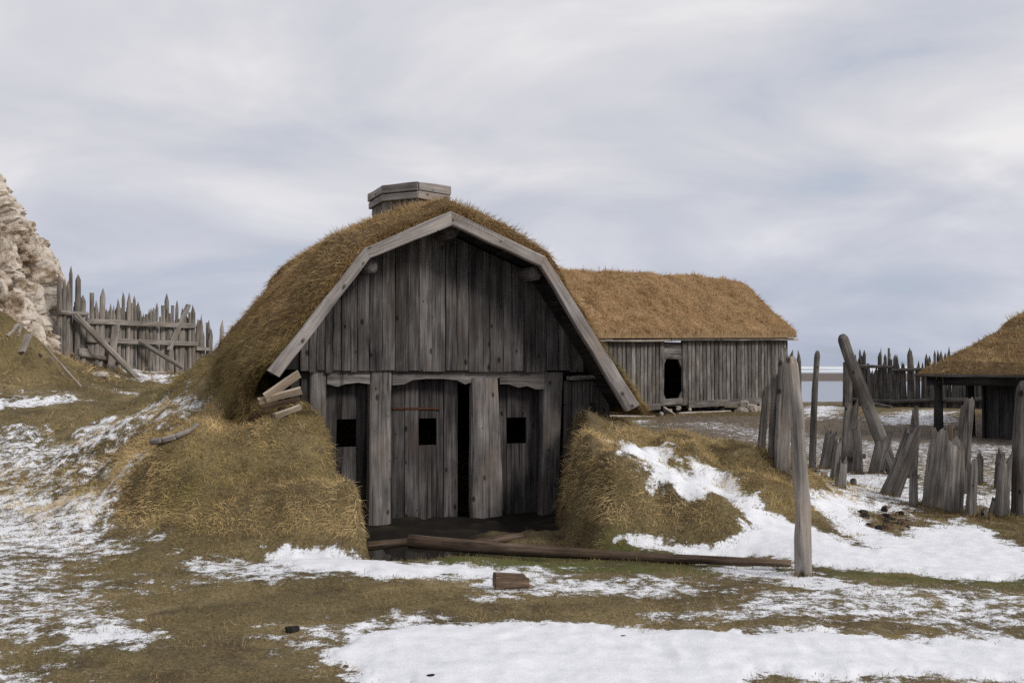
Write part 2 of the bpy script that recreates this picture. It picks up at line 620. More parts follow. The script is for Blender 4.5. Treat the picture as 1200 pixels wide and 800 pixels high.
def cast(pxy, ymax=60, det=False):
    """where the sight line meets the ground"""
    out = []
    ys = np.concatenate([np.arange(3.5, 16, .03), np.arange(16, ymax, .15)])
    for px, py in pxy:
        d = ray(px, py)
        q = np.array([0, 0, CAMZ])[None] + d[None] * (ys / d[1])[:, None]
        below = q[:, 2] < ground(q[:, 0], q[:, 1], det)
        k = np.argmax(below) if below.any() else len(ys) - 1
        out.append(q[k])
    return np.array(out)


# --- snow drifts: (level, edge softness, outline)
snow_px = [
    (1.0, [(380, 772), (420, 748), (500, 735), (600, 728), (750, 738), (850, 742), (950, 740), (1050, 745), (1260, 755), (1260, 800), (1080, 792), (1000, 789), (900, 796), (820, 830), (520, 830), (420, 790)]),
    (.62, [(270, 738), (330, 725), (420, 730), (520, 712), (560, 728), (420, 750), (380, 790), (330, 775), (400, 762)]),
    (.60, [(520, 690), (580, 676), (700, 672), (800, 676), (880, 690), (800, 705), (700, 702), (620, 705), (560, 712)]),
    (.56, [(900, 690), (1000, 680), (1100, 690), (1240, 705), (1240, 745), (1100, 740), (1000, 735), (880, 735), (760, 735), (700, 720), (800, 712)]),
    (.75, [(880, 672), (950, 664), (1010, 684), (1110, 690), (1000, 700), (930, 692)]),
    (1.0, [(318, 652), (370, 648), (420, 652), (470, 658), (540, 660), (610, 668), (645, 673), (560, 675), (480, 676), (400, 672), (345, 667)]),
    (.8, [(572, 668), (640, 670), (650, 690), (580, 694), (530, 688)]),
    (1.0, [(678, 640), (715, 636), (765, 632), (800, 632), (850, 634), (866, 620), (874, 604), (868, 590), (845, 580), (815, 588), (795, 578), (765, 556), (728, 532), (740, 520), (765, 526), (785, 545), (815, 542), (838, 552), (870, 575), (900, 604), (925, 617), (960, 622), (1005, 640), (1060, 640), (1120, 645), (1240, 660), (1240, 675), (1130, 676), (1040, 668), (960, 660), (880, 654), (780, 648)]),
    (.95, [(1005, 640), (985, 610), (945, 585), (950, 575), (1000, 580), (1060, 596), (1090, 612), (1120, 610), (1160, 625), (1240, 660), (1120, 660)]),
    (1.0, [(703, 516), (712, 511), (720, 514), (710, 518)]),
    (.9, [(740, 494), (752, 492), (758, 496), (746, 499)]),
    (.55, [(-60, 500), (60, 498), (170, 492), (260, 478), (275, 486), (250, 505), (190, 520), (120, 540), (60, 560), (-60, 580)]),
    (.62, [(-60, 575), (60, 562), (130, 560), (170, 556), (155, 580), (150, 605), (190, 630), (185, 652), (110, 662), (40, 650), (-60, 655)]),
    (.64, [(60, 510), (100, 500), (150, 482), (200, 464), (250, 464), (300, 476), (312, 488), (262, 490), (232, 500), (180, 515), (120, 535), (60, 545)]),
    (.50, [(-60, 520), (120, 500), (200, 520), (150, 560), (170, 600), (210, 650), (100, 670), (-60, 670)]),
    (.66, [(190, 640), (240, 648), (300, 655), (310, 668), (240, 674), (200, 662)]),
    (.52, [(-60, 675), (60, 670), (140, 700), (200, 735), (230, 760), (130, 768), (60, 755), (-60, 760)]),
    (.80, [(40, 738), (75, 735), (140, 722), (200, 745), (140, 752), (85, 765), (50, 760)]),
    (.8, [(145, 430), (188, 428), (200, 440), (192, 449), (160, 447), (140, 440)]),
    (.72, [(-60, 465), (40, 462), (80, 458), (110, 470), (60, 478), (-60, 480)]),
    (.75, [(132, 458), (168, 460), (168, 465), (140, 463)]),
    (.50, [(820, 505), (900, 500), (1000, 515), (1240, 520), (1240, 590), (1100, 592), (1000, 580), (960, 560), (900, 530)]),
    (.70, [(930, 545), (1000, 552), (1080, 560), (1100, 580), (1180, 575), (1240, 578), (1240, 610), (1140, 598), (1060, 592), (990, 585), (950, 570)]),
    (.80, [(940, 474), (990, 476), (990, 488), (960, 492), (930, 488)]),
    (.64, [(1010, 484), (1080, 480), (1130, 482), (1145, 500), (1060, 500), (1000, 496)]),
    (.48, [(740, 495), (820, 492), (900, 496), (900, 520), (860, 515), (800, 503)]),
]
bare_px = [(1005, 600), (1030, 596), (1075, 602), (1085, 618), (1050, 628), (1020, 622)]
snow_polys = [(lv, cast(pl)[:, :2], np.mean([p[1] for p in pl])) for lv, pl in snow_px]


def polydist(x, y, poly):
    n = len(poly)
    ins = np.zeros(len(x), bool)
    d = np.full(len(x), 1e9)
    for i in range(n):
        a, b = poly[i], poly[(i + 1) % n]
        ab = b - a
        t = np.clip(((x - a[0]) * ab[0] + (y - a[1]) * ab[1]) / (ab @ ab + 1e-9), 0, 1)
        d = np.minimum(d, np.hypot(x - a[0] - t * ab[0], y - a[1] - t * ab[1]))
        c = (a[1] > y) != (b[1] > y)
        ins ^= c & (x < (b[0] - a[0]) * (y - a[1]) / (b[1] - a[1] + 1e-12) + a[0])
    return np.where(ins, d, -d)


def snow_at(x, y):
    out = np.zeros(len(x))
    q = np.c_[x, y, np.zeros_like(x)]
    n1 = fbm(q * 2.2 + 4, 4)
    n2 = fbm(q * 9 + 8, 3)
    n3 = fbm(q * 30 + 8, 2)
    for lv, poly, my in snow_polys:
        lo, hi = poly.min(0) - 1.5, poly.max(0) + 1.5
        k = np.where((x > lo[0]) & (x < hi[0]) & (y > lo[1]) & (y < hi[1]))[0]
        if not len(k):
            continue
        dist = np.clip(np.median(poly[:, 1]) / 8, .7, 4)
        sd = polydist(x[k], y[k], poly)
        per = np.linalg.norm(np.diff(np.r_[poly, poly[:1]], axis=0), axis=1).sum()
        ar_ = abs(np.sum(poly[:, 0] * np.roll(poly[:, 1], -1) - poly[:, 1] * np.roll(poly[:, 0], -1))) / 2
        dist = dist * min(1, 2 * ar_ / per / .22)
        soft = .26 if lv > .9 else .36
        s = sstep(-soft * dist, soft * dist, sd + (n1[k] * .24 + n2[k] * .12 + n3[k] * .05) * dist * (1.1 if lv < .9 else 1.0) + (.07 * dist if lv > .9 else 0))
        val = s * lv
        out[k] = np.maximum(out[k], val)
    return out


# polar grid
ang = np.radians(np.concatenate([np.arange(-180, -36, 4.0), np.arange(-36, 36.01, .125), np.arange(38, 180, 4.0)]))
rad = np.concatenate([[.05, .8, 1.8, 2.8, 3.4], 4.0 * 1.0078 ** np.arange(0, 372), 4.0 * 1.0078 ** 371 * 1.055 ** np.arange(1, 84)])
RR, AA = np.meshgrid(rad, ang, indexing='ij')
TX, TY = (RR * np.sin(AA)).ravel(), (RR * np.cos(AA)).ravel()
TZ = ground(TX, TY)
near = (TY > 3) & (TY < 60) & (np.abs(TX) < 45)
SN = np.zeros(len(TX))
SN[near] = snow_at(TX[near], TY[near])
nq = np.c_[TX, TY, np.zeros_like(TX)]
TZ = TZ + 0.016 * sstep(.75, 1.0, SN) * (1 + .5 * vnoise(nq * 2.5)) * (TY < 14)
U_, V_ = hut_uv(TX, TY)
WETN = sstep(-.04, -.16, TZ) * (U_ > -1.75) * (U_ < 1.5) * (TY > 8.6) * (V_ < 1) * (1 - .8 * sstep(-.7, .1, U_) * (TY < 10.2))
grn = cast([(470, 640), (520, 640), (700, 648), (920, 662), (1060, 672), (1240, 682), (1240, 692), (1060, 682), (900, 672), (650, 668), (500, 660)])[:, :2]
GREEN = np.zeros(len(TX))
GREEN[near] = sstep(-.25, .15, polydist(TX[near], TY[near], grn) + .1 * vnoise(nq[near] * 3))
dirtp = cast([(690, 497), (760, 490), (900, 487), (1240, 492), (1240, 545), (1120, 540), (960, 535), (900, 525), (800, 507)])[:, :2]
DIRT = np.zeros(len(TX))
DIRT[near] = sstep(-1.5, 1.5, polydist(TX[near], TY[near], dirtp) + 1.5 * fbm(nq[near] * .6, 3))
DIRT = np.maximum(DIRT, sstep(43, 47, TY))
LUSH = sstep(.05, .2, TZ) * sstep(8.5, 8.9, TY) * (1 - sstep(13.5, 15, TY))
LUSH = np.maximum(LUSH, sstep(1.0, 1.4, TZ) * (TX < -9) * (TY > 20))
SN = np.maximum(SN, (.36 + .55 * fbm(nq * 1.0 + 60, 4)) * (1 - sstep(8.2, 9.2, TY)) * near)
_bp = cast(bare_px)[:, :2]
SN[near] = SN[near] * (1 - .62 * sstep(-.35, .2, polydist(TX[near], TY[near], _bp) + .25 * fbm(nq[near] * 4, 3)))
_e = .08
_gx = np.zeros(len(TX))
_gx[near] = np.hypot(ground(TX[near] + _e, TY[near], False) - ground(TX[near] - _e, TY[near], False), ground(TX[near], TY[near] + _e, False) - ground(TX[near], TY[near] - _e, False)) / (2 * _e)
SN = SN * (1 - sstep(.80, 1.2, _gx + .15 * fbm(nq * 3, 2)) * (TY < 15))
SN = SN * (1 - .85 * WETN)

na, nr = len(ang), len(rad)
ii, jj = np.meshgrid(np.arange(nr - 1), np.arange(na - 1), indexing='ij')
q0 = (ii * na + jj).ravel()
quads = np.c_[q0, q0 + 1, q0 + na + 1, q0 + na]
seam = np.arange(nr - 1) * na
quads = np.r_[quads, np.c_[seam + na - 1, seam, seam + na, seam + 2 * na - 1]]

gm, nt, b = new_mat('frosty_ground')
geo = N(nt, 'ShaderNodeNewGeometry').outputs['Position']
n_big = noise(nt, geo, 0.9, 6, 0.65)
n_mid = noise(nt, geo, 7, 6, 0.7)
n_fine = math_n(nt, 'ADD', math_n(nt, 'MULTIPLY', noise(nt, geo, 38, 5, 0.7), .5), math_n(nt, 'MULTIPLY', noise(nt, geo, 110, 3, 0.7), .5))
rr = ramp(nt, [(0.38, (.04, .031, .017)), (0.5, (.13, .10, .048)), (0.62, (.30, .23, .115))])
nt.links.new(math_n(nt, 'ADD', math_n(nt, 'MULTIPLY', n_big, .35), math_n(nt, 'MULTIPLY', n_fine, .65)), rr.inputs[0])
gcol = mix_c(nt, math_n(nt, 'MULTIPLY', attr(nt, 'green').outputs['Fac'], .8), rr.outputs[0], (.075, .088, .024))
dr = ramp(nt, [(0.32, (.055, .045, .038)), (0.55, (.15, .122, .10)), (0.75, (.24, .20, .165))])
nt.links.new(math_n(nt, 'ADD', math_n(nt, 'MULTIPLY', n_mid, .5), math_n(nt, 'MULTIPLY', n_fine, .5)), dr.inputs[0])
mud = ramp(nt, [(.52, (0, 0, 0)), (.66, (1, 1, 1))])
nt.links.new(noise(nt, geo, 2.3, 6, .7), mud.inputs[0])
gcol = mix_c(nt, math_n(nt, 'MULTIPLY', mud.outputs[0], .7), gcol, (.05, .036, .023))
gcol = mix_c(nt, attr(nt, 'dirt').outputs['Fac'], gcol, dr.outputs[0])
gcol = mix_c(nt, attr(nt, 'wet').outputs['Fac'], gcol, (.013, .011, .009))
sn = attr(nt, 'snow').outputs['Fac']
sv = math_n(nt, 'ADD', sn, math_n(nt, 'MULTIPLY', math_n(nt, 'SUBTRACT', math_n(nt, 'ADD', math_n(nt, 'MULTIPLY', n_mid, .55), math_n(nt, 'MULTIPLY', n_fine, .45)), 0.5), 2.4))
sr = ramp(nt, [(0.48, (0, 0, 0)), (0.62, (1, 1, 1))])
nt.links.new(sv, sr.inputs[0])
scol = ramp(nt, [(0.3, (.62, .63, .66)), (0.7, (.79, .80, .82))])
nt.links.new(n_mid, scol.inputs[0])
nt.links.new(mix_c(nt, sr.outputs[0], gcol, scol.outputs[0]), b.inputs['Base Color'])
hh = math_n(nt, 'ADD', math_n(nt, 'MULTIPLY', n_fine, .5), math_n(nt, 'MULTIPLY', sr.outputs[0], .5))
hh = math_n(nt, 'ADD', hh, math_n(nt, 'MULTIPLY', n_mid, .6))
bump(nt, b, hh, 0.42, 0.03)
gnd = link_mesh('ground', np.c_[TX, TY, TZ], (np.full(len(quads), 4, np.int32), quads.ravel()), gm, None,
                {'snow': SN, 'green': GREEN, 'dirt': DIRT, 'wet': WETN}, smooth=True)
tag(gnd, 'uneven grassy ground with snow patches and turf banks around the hut', 'ground', kind='structure')

# ------------------------------------------------------------------ grass blades
def blade_mesh(name, p, n, d, L, Wd, tone, hue, mat, parent=None, extra=None):
    """p roots, n surface normals, d directions (unit), L lengths, Wd widths -> (v, faces, attrs)"""
    k = len(p)
    sd = np.cross(d, n + rng.normal(size=(k, 3)) * .45)
    sd /= np.linalg.norm(sd, axis=1)[:, None] + 1e-9
    droop = rng.uniform(.1, .5, k)[:, None] * np.array([0, 0, -1.0])
    m = p + d * (L * .55)[:, None]
    t = p + d * L[:, None] + droop * (L * .5)[:, None]
    w = (Wd / 2)[:, None]
    v = np.stack([p - sd * w, p + sd * w, m - sd * w * .75, m + sd * w * .75, t], 1).reshape(-1, 3)
    o = np.arange(k)[:, None] * 5
    quad = o + np.array([[0, 1, 3, 2]])
    tri = o + np.array([[2, 3, 4]])
    idx = np.concatenate([quad, tri], 1).ravel()
    cnt = np.tile([4, 3], k)
    return v, (cnt.astype(np.int32), idx.astype(np.int32)), {'tone': np.repeat(tone, 5), 'hue': np.repeat(hue, 5)}


def unit(a):
    return a / (np.linalg.norm(a, axis=1)[:, None] + 1e-9)


Zg = TZ.reshape(nr, na)
fine_j0 = np.searchsorted(ang, math.radians(-36) - 1e-6)


def grid_sample(arr, r, a):
    fi = np.interp(r, rad, np.arange(nr))
    fj = fine_j0 + (np.degrees(a) + 36) / .125
    i, j = np.minimum(fi.astype(int), nr - 2), np.minimum(fj.astype(int), na - 2)
    x, y = fi - i, fj - j
    return arr[i, j] * (1 - x) * (1 - y) + arr[i + 1, j] * x * (1 - y) + arr[i, j + 1] * (1 - x) * y + arr[i + 1, j + 1] * x * y


def ground_grass():
    P_, A_ = [], []
    for r0, r1, dens in ((4.3, 7, 4600), (7, 8.6, 4600), (8.6, 12, 9000), (12, 13.5, 4500), (13.5, 20, 700), (20, 34, 260)):
        k = int(.6283 * (r1 * r1 - r0 * r0) * dens)
        P_.append(np.sqrt(rng.uniform(r0 * r0, r1 * r1, k)))
        A_.append(rng.uniform(-.62, .62, k))
    r, a = np.concatenate(P_), np.concatenate(A_)
    g = lambda arr: grid_sample(arr.reshape(nr, na), r, a)
    x, y, z = r * np.sin(a), r * np.cos(a), g(TZ)
    e = .05
    zx = grid_sample(Zg, np.hypot(x + e, y), np.arctan2(x + e, y)) - z
    zy = grid_sample(Zg, np.hypot(x, y + e), np.arctan2(x, y + e)) - z
    n = unit(np.c_[-zx / e, -zy / e, np.ones_like(z)])
    s, dirt, wet, green, lush = g(SN), g(DIRT), g(WETN), g(GREEN), g(LUSH)
    q = np.c_[x, y, np.zeros_like(x)]
    s2 = s + fbm(q * 9, 3) * .45 + rng.uniform(-.12, .12, len(s))
    u, v = hut_uv(x, y)
    inside = (u > -2.05) & (u < 1.9) & (v > .35) & (v < 3.3)
    keep = (s2 < .44) & (rng.uniform(0, 1, len(s)) > dirt * .93) & (wet < .35) & ~inside
    keep |= (s < .85) & (rng.uniform(0, 1, len(s)) < .42) & ~inside & (wet < .3)
    keep &= ~((s > .93) & (rng.uniform(0, 1, len(s)) < .99))
    x, y, z, n, green, lush, s, r = x[keep], y[keep], z[keep], n[keep], green[keep], lush[keep], s[keep], r[keep]
    q = q[keep]
    k = len(x)
    slope = np.sqrt(1 - n[:, 2] ** 2)
    down = unit(np.c_[n[:, 0], n[:, 1], -slope - 1e-3])
    lump = fbm(q * 2.2 + 30, 3)
    tuft = fbm(q * 8.5 + 61, 2)
    swirl = np.c_[vnoise(q * 3.5 + 50), vnoise(q * 3.5 + 80), np.zeros(k)]
    d = unit(n * rng.uniform(.08, .60, k)[:, None] + rng.normal(size=(k, 3)) * .55 + swirl * .55 + down * (slope * .7)[:, None])
    d[:, 2] = np.where(d[:, 2] < -.75, -.75, d[:, 2])
    far = np.clip(r / 9, .9, 3)
    L = (.02 + .05 * rng.uniform(0, 1, k) ** 2) * (1 + .6 * lump + 1.1 * tuft) * (1 - lush) + (.03 + .09 * rng.uniform(0, 1, k) ** 2.5) * (1 + .5 * lump + .6 * tuft) * lush
    L = L * np.where(s > .5, .7, 1) * np.maximum(far * .75, .8)
    Wd = rng.uniform(.0026, .0056, k) * far
    tone = np.clip(rng.uniform(.0, 1, k) * .65 + .22 + .42 * lump + .55 * tuft, 0, 1)
    steep = sstep(.55, .9, slope)
    hue = np.clip(.12 + .55 * green + 1.2 * fbm(q * 1.3 + 70, 4), -1, 1) - .05 * lush
    bank = (u[keep] < -2.1) & (v[keep] > -.6) & (y > 8) & (y < 16) & (z > 1.22)
    hue = hue + .6 * bank
    tone = tone * np.where(bank, .62, 1)
    p = np.c_[x, y, z - .006]
    for nm, sel, mat, lab in (('mound_grass', lush > .5, B_MOUND, 'shaggy straw coloured and green grass on the banks and slopes'),
                              ('field_grass', lush <= .5, B_FIELD, 'short olive brown turf grass poking through thin snow')):
        v, f, at = blade_mesh(nm, p[sel], n[sel], d[sel], L[sel], Wd[sel], tone[sel], hue[sel], mat)
        o = link_mesh(nm, v, f, mat, None, at)
        tag(o, lab, 'grass', kind='stuff')
    print('ground blades', k)


ground_grass()

# ------------------------------------------------------------------ water
wm, nt, b = new_mat('sea_water')
geo = N(nt, 'ShaderNodeNewGeometry').outputs['Position']
sp = N(nt, 'ShaderNodeSeparateXYZ')
nt.links.new(geo, sp.inputs[0])
foam = noise(nt, mapping(nt, geo, (.012, .035, 1)), 1.0, 5, .65, .4)
zone = math_n(nt, 'MULTIPLY', math_n(nt, 'MULTIPLY', math_n(nt, 'SUBTRACT', sp.outputs[1], 255), .02, clamp=True),
              math_n(nt, 'MULTIPLY', math_n(nt, 'SUBTRACT', 1500, sp.outputs[1]), .002, clamp=True))
fr = ramp(nt, [(0.42, (0, 0, 0)), (0.5, (1, 1, 1))])
nt.links.new(foam, fr.inputs[0])
ff = math_n(nt, 'MULTIPLY', zone, fr.outputs[0])
nt.links.new(mix_c(nt, ff, (.10, .115, .135), (.8, .82, .84)), b.inputs['Base Color'])
nt.links.new(math_n(nt, 'ADD', math_n(nt, 'MULTIPLY', ff, .6), .12), b.inputs['Roughness'])
b.inputs['Specular IOR Level'].default_value = .5
bump(nt, b, noise(nt, mapping(nt, geo, (.8, 2.5, 1)), 1.0, 3, .6), .25, .05)
sea = link_mesh('sea', [(-6000, 44, -.42), (6000, 44, -.42), (6000, 9000, -.42), (-6000, 9000, -.42)], [(0, 1, 2, 3)], wm)
tag(sea, 'calm grey lagoon and white surf out to the horizon', 'water', kind='structure')
pm, nt, b = new_mat('puddle_water')
b.inputs['Base Color'].default_value = (.012, .010, .008, 1)
b.inputs['Roughness'].default_value = .12
b.inputs['Specular IOR Level'].default_value = .5
bump(nt, b, noise(nt, N(nt, 'ShaderNodeNewGeometry').outputs['Position'], 9, 3), .1, .02)
pv = [HW(u, v, -.235) for u, v in ((-1.55, -2.75), (.9, -2.75), (1.3, .2), (-1.5, .2))]
tag(link_mesh('puddle', pv, [(0, 1, 2, 3)], pm), 'dark meltwater puddle in the hollow before the doors', 'puddle', kind='structure')

# ------------------------------------------------------------------ the turf hut
hut = empty('turf_hut', HO, 'turf roofed timber hut with gambrel gable, three door bays and a wooden chimney', 'hut', TH)


def hpt(px, py, v):
    h = H(px, py, v)
    return (h[0], h[2])


VB = -0.55
oL = [hpt(*p, VB) for p in ((529, 247), (428, 290), (313.5, 434))]
oR = [hpt(*p, VB) for p in ((529, 247), (639, 300), (750, 474))]
iL = [hpt(*p, VB) for p in ((530, 264), (433, 303), (328, 442))]
iR = [hpt(*p, VB) for p in ((530, 264), (634, 312), (735, 482))]


def barge(a0, a1, b1, b0, dv=0.0, tone=1.0):
    mb = MB()
    a0, a1, b1, b0 = [np.array(p) for p in (a0, a1, b1, b0)]
    n = 14
    v, g, f = [], [], []
    L = np.linalg.norm(a1 - a0)
    w = np.linalg.norm(a0 - b0)
    sd = rng.uniform(0, 50)
    for i in range(n + 1):
        q = i / n
        A, B = a0 + (a1 - a0) * q, b0 + (b1 - b0) * q
        jn = vnoise(np.array([[q * L * 4, sd, 0], [q * L * 4, sd, 7]])) * .007
        dirn = (A - B) / (np.linalg.norm(A - B) + 1e-9)
        A, B = A + dirn * jn[0], B + dirn * jn[1]
        c = .012
        for (p, vv, gg) in ((A, VB + dv + c, 0), (A - dirn * c, VB + dv, c), (B + dirn * c, VB + dv, w - c), (B, VB + dv + c, w), (B, VB + dv + .07, w), (A, VB + dv + .07, 0)):
            v.append((p[0], vv, p[1]))
            g.append((gg, vv, q * L))
    for i in range(n):
        for k in range(6):
            k2 = (k + 1) % 6
            f.append((i * 6 + k, i * 6 + k2, i * 6 + 6 + k2, i * 6 + 6 + k))
    f.append(tuple(range(6)))
    f.append(tuple(n * 6 + k for k in range(5, -1, -1)))
    mb.add(v, f, g, tone)
    return mb


barge(oL[0], oL[1], iL[1], iL[0], 0, 1.0).build('barge_board', W_BARGE, hut, local=True)
barge(oL[1], oL[2], iL[2], iL[1], -.004, .95).build('barge_board', W_BARGE, hut, local=True)
barge(oR[0], oR[1], iR[1], iR[0], -.002, .95).build('barge_board', W_BARGE, hut, local=True)
barge(oR[1], oR[2], iR[2], iR[1], -.006, .9).build('barge_board', W_BARGE, hut, local=True)


# roof profile (outer edge of the barge boards), left eave to right eave
prof = np.array([oL[2], oL[1], oL[0], oR[1], oR[2]])
prof_in = np.array([np.array(iL[2]), iL[1], iL[0], iR[1], iR[2]])
RL = 3.5


def prof_z(u):
    return np.interp(u, prof[:, 0], prof[:, 1])


# deck: boards under the turf
dk = MB()
for a, bb in zip(range(4), range(1, 5)):
    p0, p1 = prof[a], prof[bb]
    nn = np.array([-(p1 - p0)[1], (p1 - p0)[0]])
    nn /= np.linalg.norm(nn)
    e = (p1 - p0) / np.linalg.norm(p1 - p0)
    Ls = np.linalg.norm(p1 - p0)
    k = max(3, int(Ls / .2))
    for i in range(k):
        c = p0 + e * (Ls * (i + .5) / k) - nn * .07
        dk.plank((c[0], VB + .075, c[1]), (c[0], RL, c[1]), Ls / k * .98, .04, (e[0], 0, e[1]), n=3)
dk.build('roof_deck', W_DARK, hut, local=True)


# turf: thick shell over the deck
def resample(poly, n):
    s = np.r_[0, np.cumsum(np.linalg.norm(np.diff(poly, axis=0), axis=1))]
    t = np.linspace(0, s[-1], n)
    return np.c_[np.interp(t, s, poly[:, 0]), np.interp(t, s, poly[:, 1])]


PA = prof.copy()
PA[0] = prof[0] + (prof[0] - prof[1]) / np.linalg.norm(prof[0] - prof[1]) * .10
PA[4] = prof[4] + (prof[4] - prof[3]) / np.linalg.norm(prof[4] - prof[3]) * .14
PA = np.r_[[[prof[0][0] - .20, .95]], PA]
PA[1] = prof[0] + np.array([-.06, -.06])
base = resample(PA, 90)
tn = np.gradient(base, axis=0)
for _ in range(5):
    tn[1:-1] = (tn[:-2] + tn[1:-1] * 2 + tn[2:]) / 4
nm = np.c_[-tn[:, 1], tn[:, 0]]
nm /= np.linalg.norm(nm, axis=1)[:, None]
vs = np.linspace(VB + .06, RL, 70)
sl = np.linspace(0, 1, 90)
thick0 = np.interp(sl, [0, .09, .16, .31, .42, .56, .71, .76, .9, 1], [.12, .22, .22, .22, .22, .20, .16, .06, .05, .14])
grid = np.zeros((len(vs), 90, 3))
for i, v in enumerate(vs):
    lip = np.interp(v, [vs[0], vs[0] + .25, vs[0] + .7], [.35, .85, 1.0])
    q = np.c_[base[:, 0] * 2.2, np.full(90, v * 2.2), base[:, 1] * 2.2]
    th = thick0 * lip * (1 + .55 * fbm(q, 3)) + .03 * fbm(q * 4, 2) + .02
    th = np.maximum(th, .015)
    o = base + nm * th[:, None]
    grid[i, :, 0], grid[i, :, 1], grid[i, :, 2] = o[:, 0], v, o[:, 1]
    grid[i, :, 1] += .03 * vnoise(q * 5) if i == 0 else 0
    grid[i, :, 1] += np.interp(sl, [0, .06, .11, 1], [.36, .30, 0, 0]) * np.interp(v, [vs[0], vs[0] + 1], [1, 0])
inner = np.zeros((len(vs), 90, 3))
for i, v in enumerate(vs):
    inner[i, :, 0], inner[i, :, 1], inner[i, :, 2] = base[:, 0], v + np.interp(sl, [0, .06, .11, 1], [.36, .30, 0, 0]) * np.interp(v, [vs[0], vs[0] + 1], [1, 0]), base[:, 1]
inner -= np.c_[nm[:, 0], np.zeros(90), nm[:, 1]][None] * .02
m, n = len(vs), 90
V1 = np.r_[grid.reshape(-1, 3), inner.reshape(-1, 3)]
fs = []
for i in range(m - 1):
    for j in range(n - 1):
        a = i * n + j
        fs.append((a, a + n, a + n + 1, a + 1))
        a += m * n
        fs.append((a, a + 1, a + n + 1, a + n))
for i in (0, m - 1):
    for j in range(n - 1):
        a = i * n + j
        fs.append((a, a + 1, a + 1 + m * n, a + m * n) if i == 0 else (a + 1, a, a + m * n, a + 1 + m * n))
for j in (0, n - 1):
    for i in range(m - 1):
        a = i * n + j
        fs.append((a, a + m * n, a + n + m * n, a + n) if j == 0 else (a, a + n, a + n + m * n, a + m * n))


def sample_grid(G, k, wfun=None):
    """random points + normals on a (m,n,3) grid surface"""
    c = G[:-1, :-1]
    du, dv = G[1:, :-1] - c, G[:-1, 1:] - c
    nn_ = np.cross(du, dv)
    ar = np.linalg.norm(nn_, axis=2)
    pr = ar.ravel() / ar.sum()
    id_ = rng.choice(len(pr), k, p=pr)
    s, t = rng.uniform(0, 1, (2, k))
    cc = c.reshape(-1, 3)[id_] + du.reshape(-1, 3)[id_] * s[:, None] + dv.reshape(-1, 3)[id_] * t[:, None]
    nrm = unit(nn_.reshape(-1, 3)[id_])
    return cc, nrm


def turf_object(name, V1, fs, G, k, soil, bmat, Lr, Wr, parent, hang=.8, hue0=0.0, extra_pts=None, lift=(.2, .85), huef=None):
    p, nn_ = sample_grid(G, k)
    if np.mean(nn_[:, 2]) < 0:
        nn_ = -nn_
    if extra_pts is not None:
        p = np.r_[p, extra_pts[0]]
        nn_ = np.r_[nn_, extra_pts[1]]
    k = len(p)
    slope = np.sqrt(np.clip(1 - nn_[:, 2] ** 2, 0, 1))
    down = np.c_[nn_[:, 0], nn_[:, 1], -slope]
    sw = np.c_[vnoise(p * 3.0 + 5), vnoise(p * 3.0 + 25), vnoise(p * 3 + 45) * .5]
    d = unit(nn_ * rng.uniform(*lift, k)[:, None] + rng.normal(size=(k, 3)) * .5 + sw * .5 + down * (slope * hang)[:, None])
    L = (Lr[0] + (Lr[1] - Lr[0]) * 1.25 * rng.uniform(0, 1, k) ** 1.8) * (1 + .6 * fbm(p * 2.5 + 3, 3))
    Wd = rng.uniform(*Wr, k)
    tone = np.clip(rng.uniform(0, 1, k) * .7 + .18 + .5 * fbm(p * 2.2 + 11, 4), 0, 1)
    hue = np.full(k, hue0) + .3 * fbm(p * .9 + 21, 3)
    if huef is not None:
        hue = hue + huef(p)
    vb, fb, at = blade_mesh('b', p - nn_ * .01, nn_, d, L, Wd, tone, hue, None)
    nb = len(V1)
    cnt0 = np.array([len(f) for f in fs], np.int32)
    idx0 = np.array([i for f in fs for i in f], np.int32)
    cnt = np.r_[cnt0, fb[0]]
    idx = np.r_[idx0, fb[1] + nb]
    attrs = {k_: np.r_[np.zeros(nb), a] for k_, a in at.items()}
    mi = np.r_[np.zeros(len(cnt0)), np.ones(len(fb[0]))]
    return link_mesh(name, np.r_[V1, vb], (cnt, idx), [soil, bmat], parent, attrs, mat_idx=mi)


# fringe along the front lip
kf = 7000
js = rng.uniform(0, 89, kf)
ff_ = rng.uniform(0, 1, kf)[:, None]
j0 = js.astype(int)
w_ = (js - j0)[:, None]
lo_ = inner[0][j0] * (1 - w_) + inner[0][np.minimum(j0 + 1, 89)] * w_
hi_ = grid[0][j0] * (1 - w_) + grid[0][np.minimum(j0 + 1, 89)] * w_
ex = lo_ * (1 - ff_) + hi_ * ff_
exn = unit(np.c_[nm[j0, 0] * .8, np.full(kf, -.5), nm[j0, 1] * .8])
turf_object('turf_roof', V1, fs, grid, 95000, S_TURF, B_ROOF, (.04, .115), (.0032, .007), hut, hang=.9, extra_pts=(ex, exn),
            huef=lambda p: .75 * sstep(2.35, 1.7, p[:, 2]))

# purlin ends
for px, py, r in ((531, 270, .085), (437, 311, .078), (631, 319, .085)):
    mb = MB()
    c = H(px, py, VB + .1)
    mb.pole((c[0], 1.0, c[2] + .02), (c[0], VB + .19, c[2]), r, taper=1.0, n=4, rough=.05, tone=.75)
    mb.build('purlin', W_POST, hut, local=True, smooth=True)

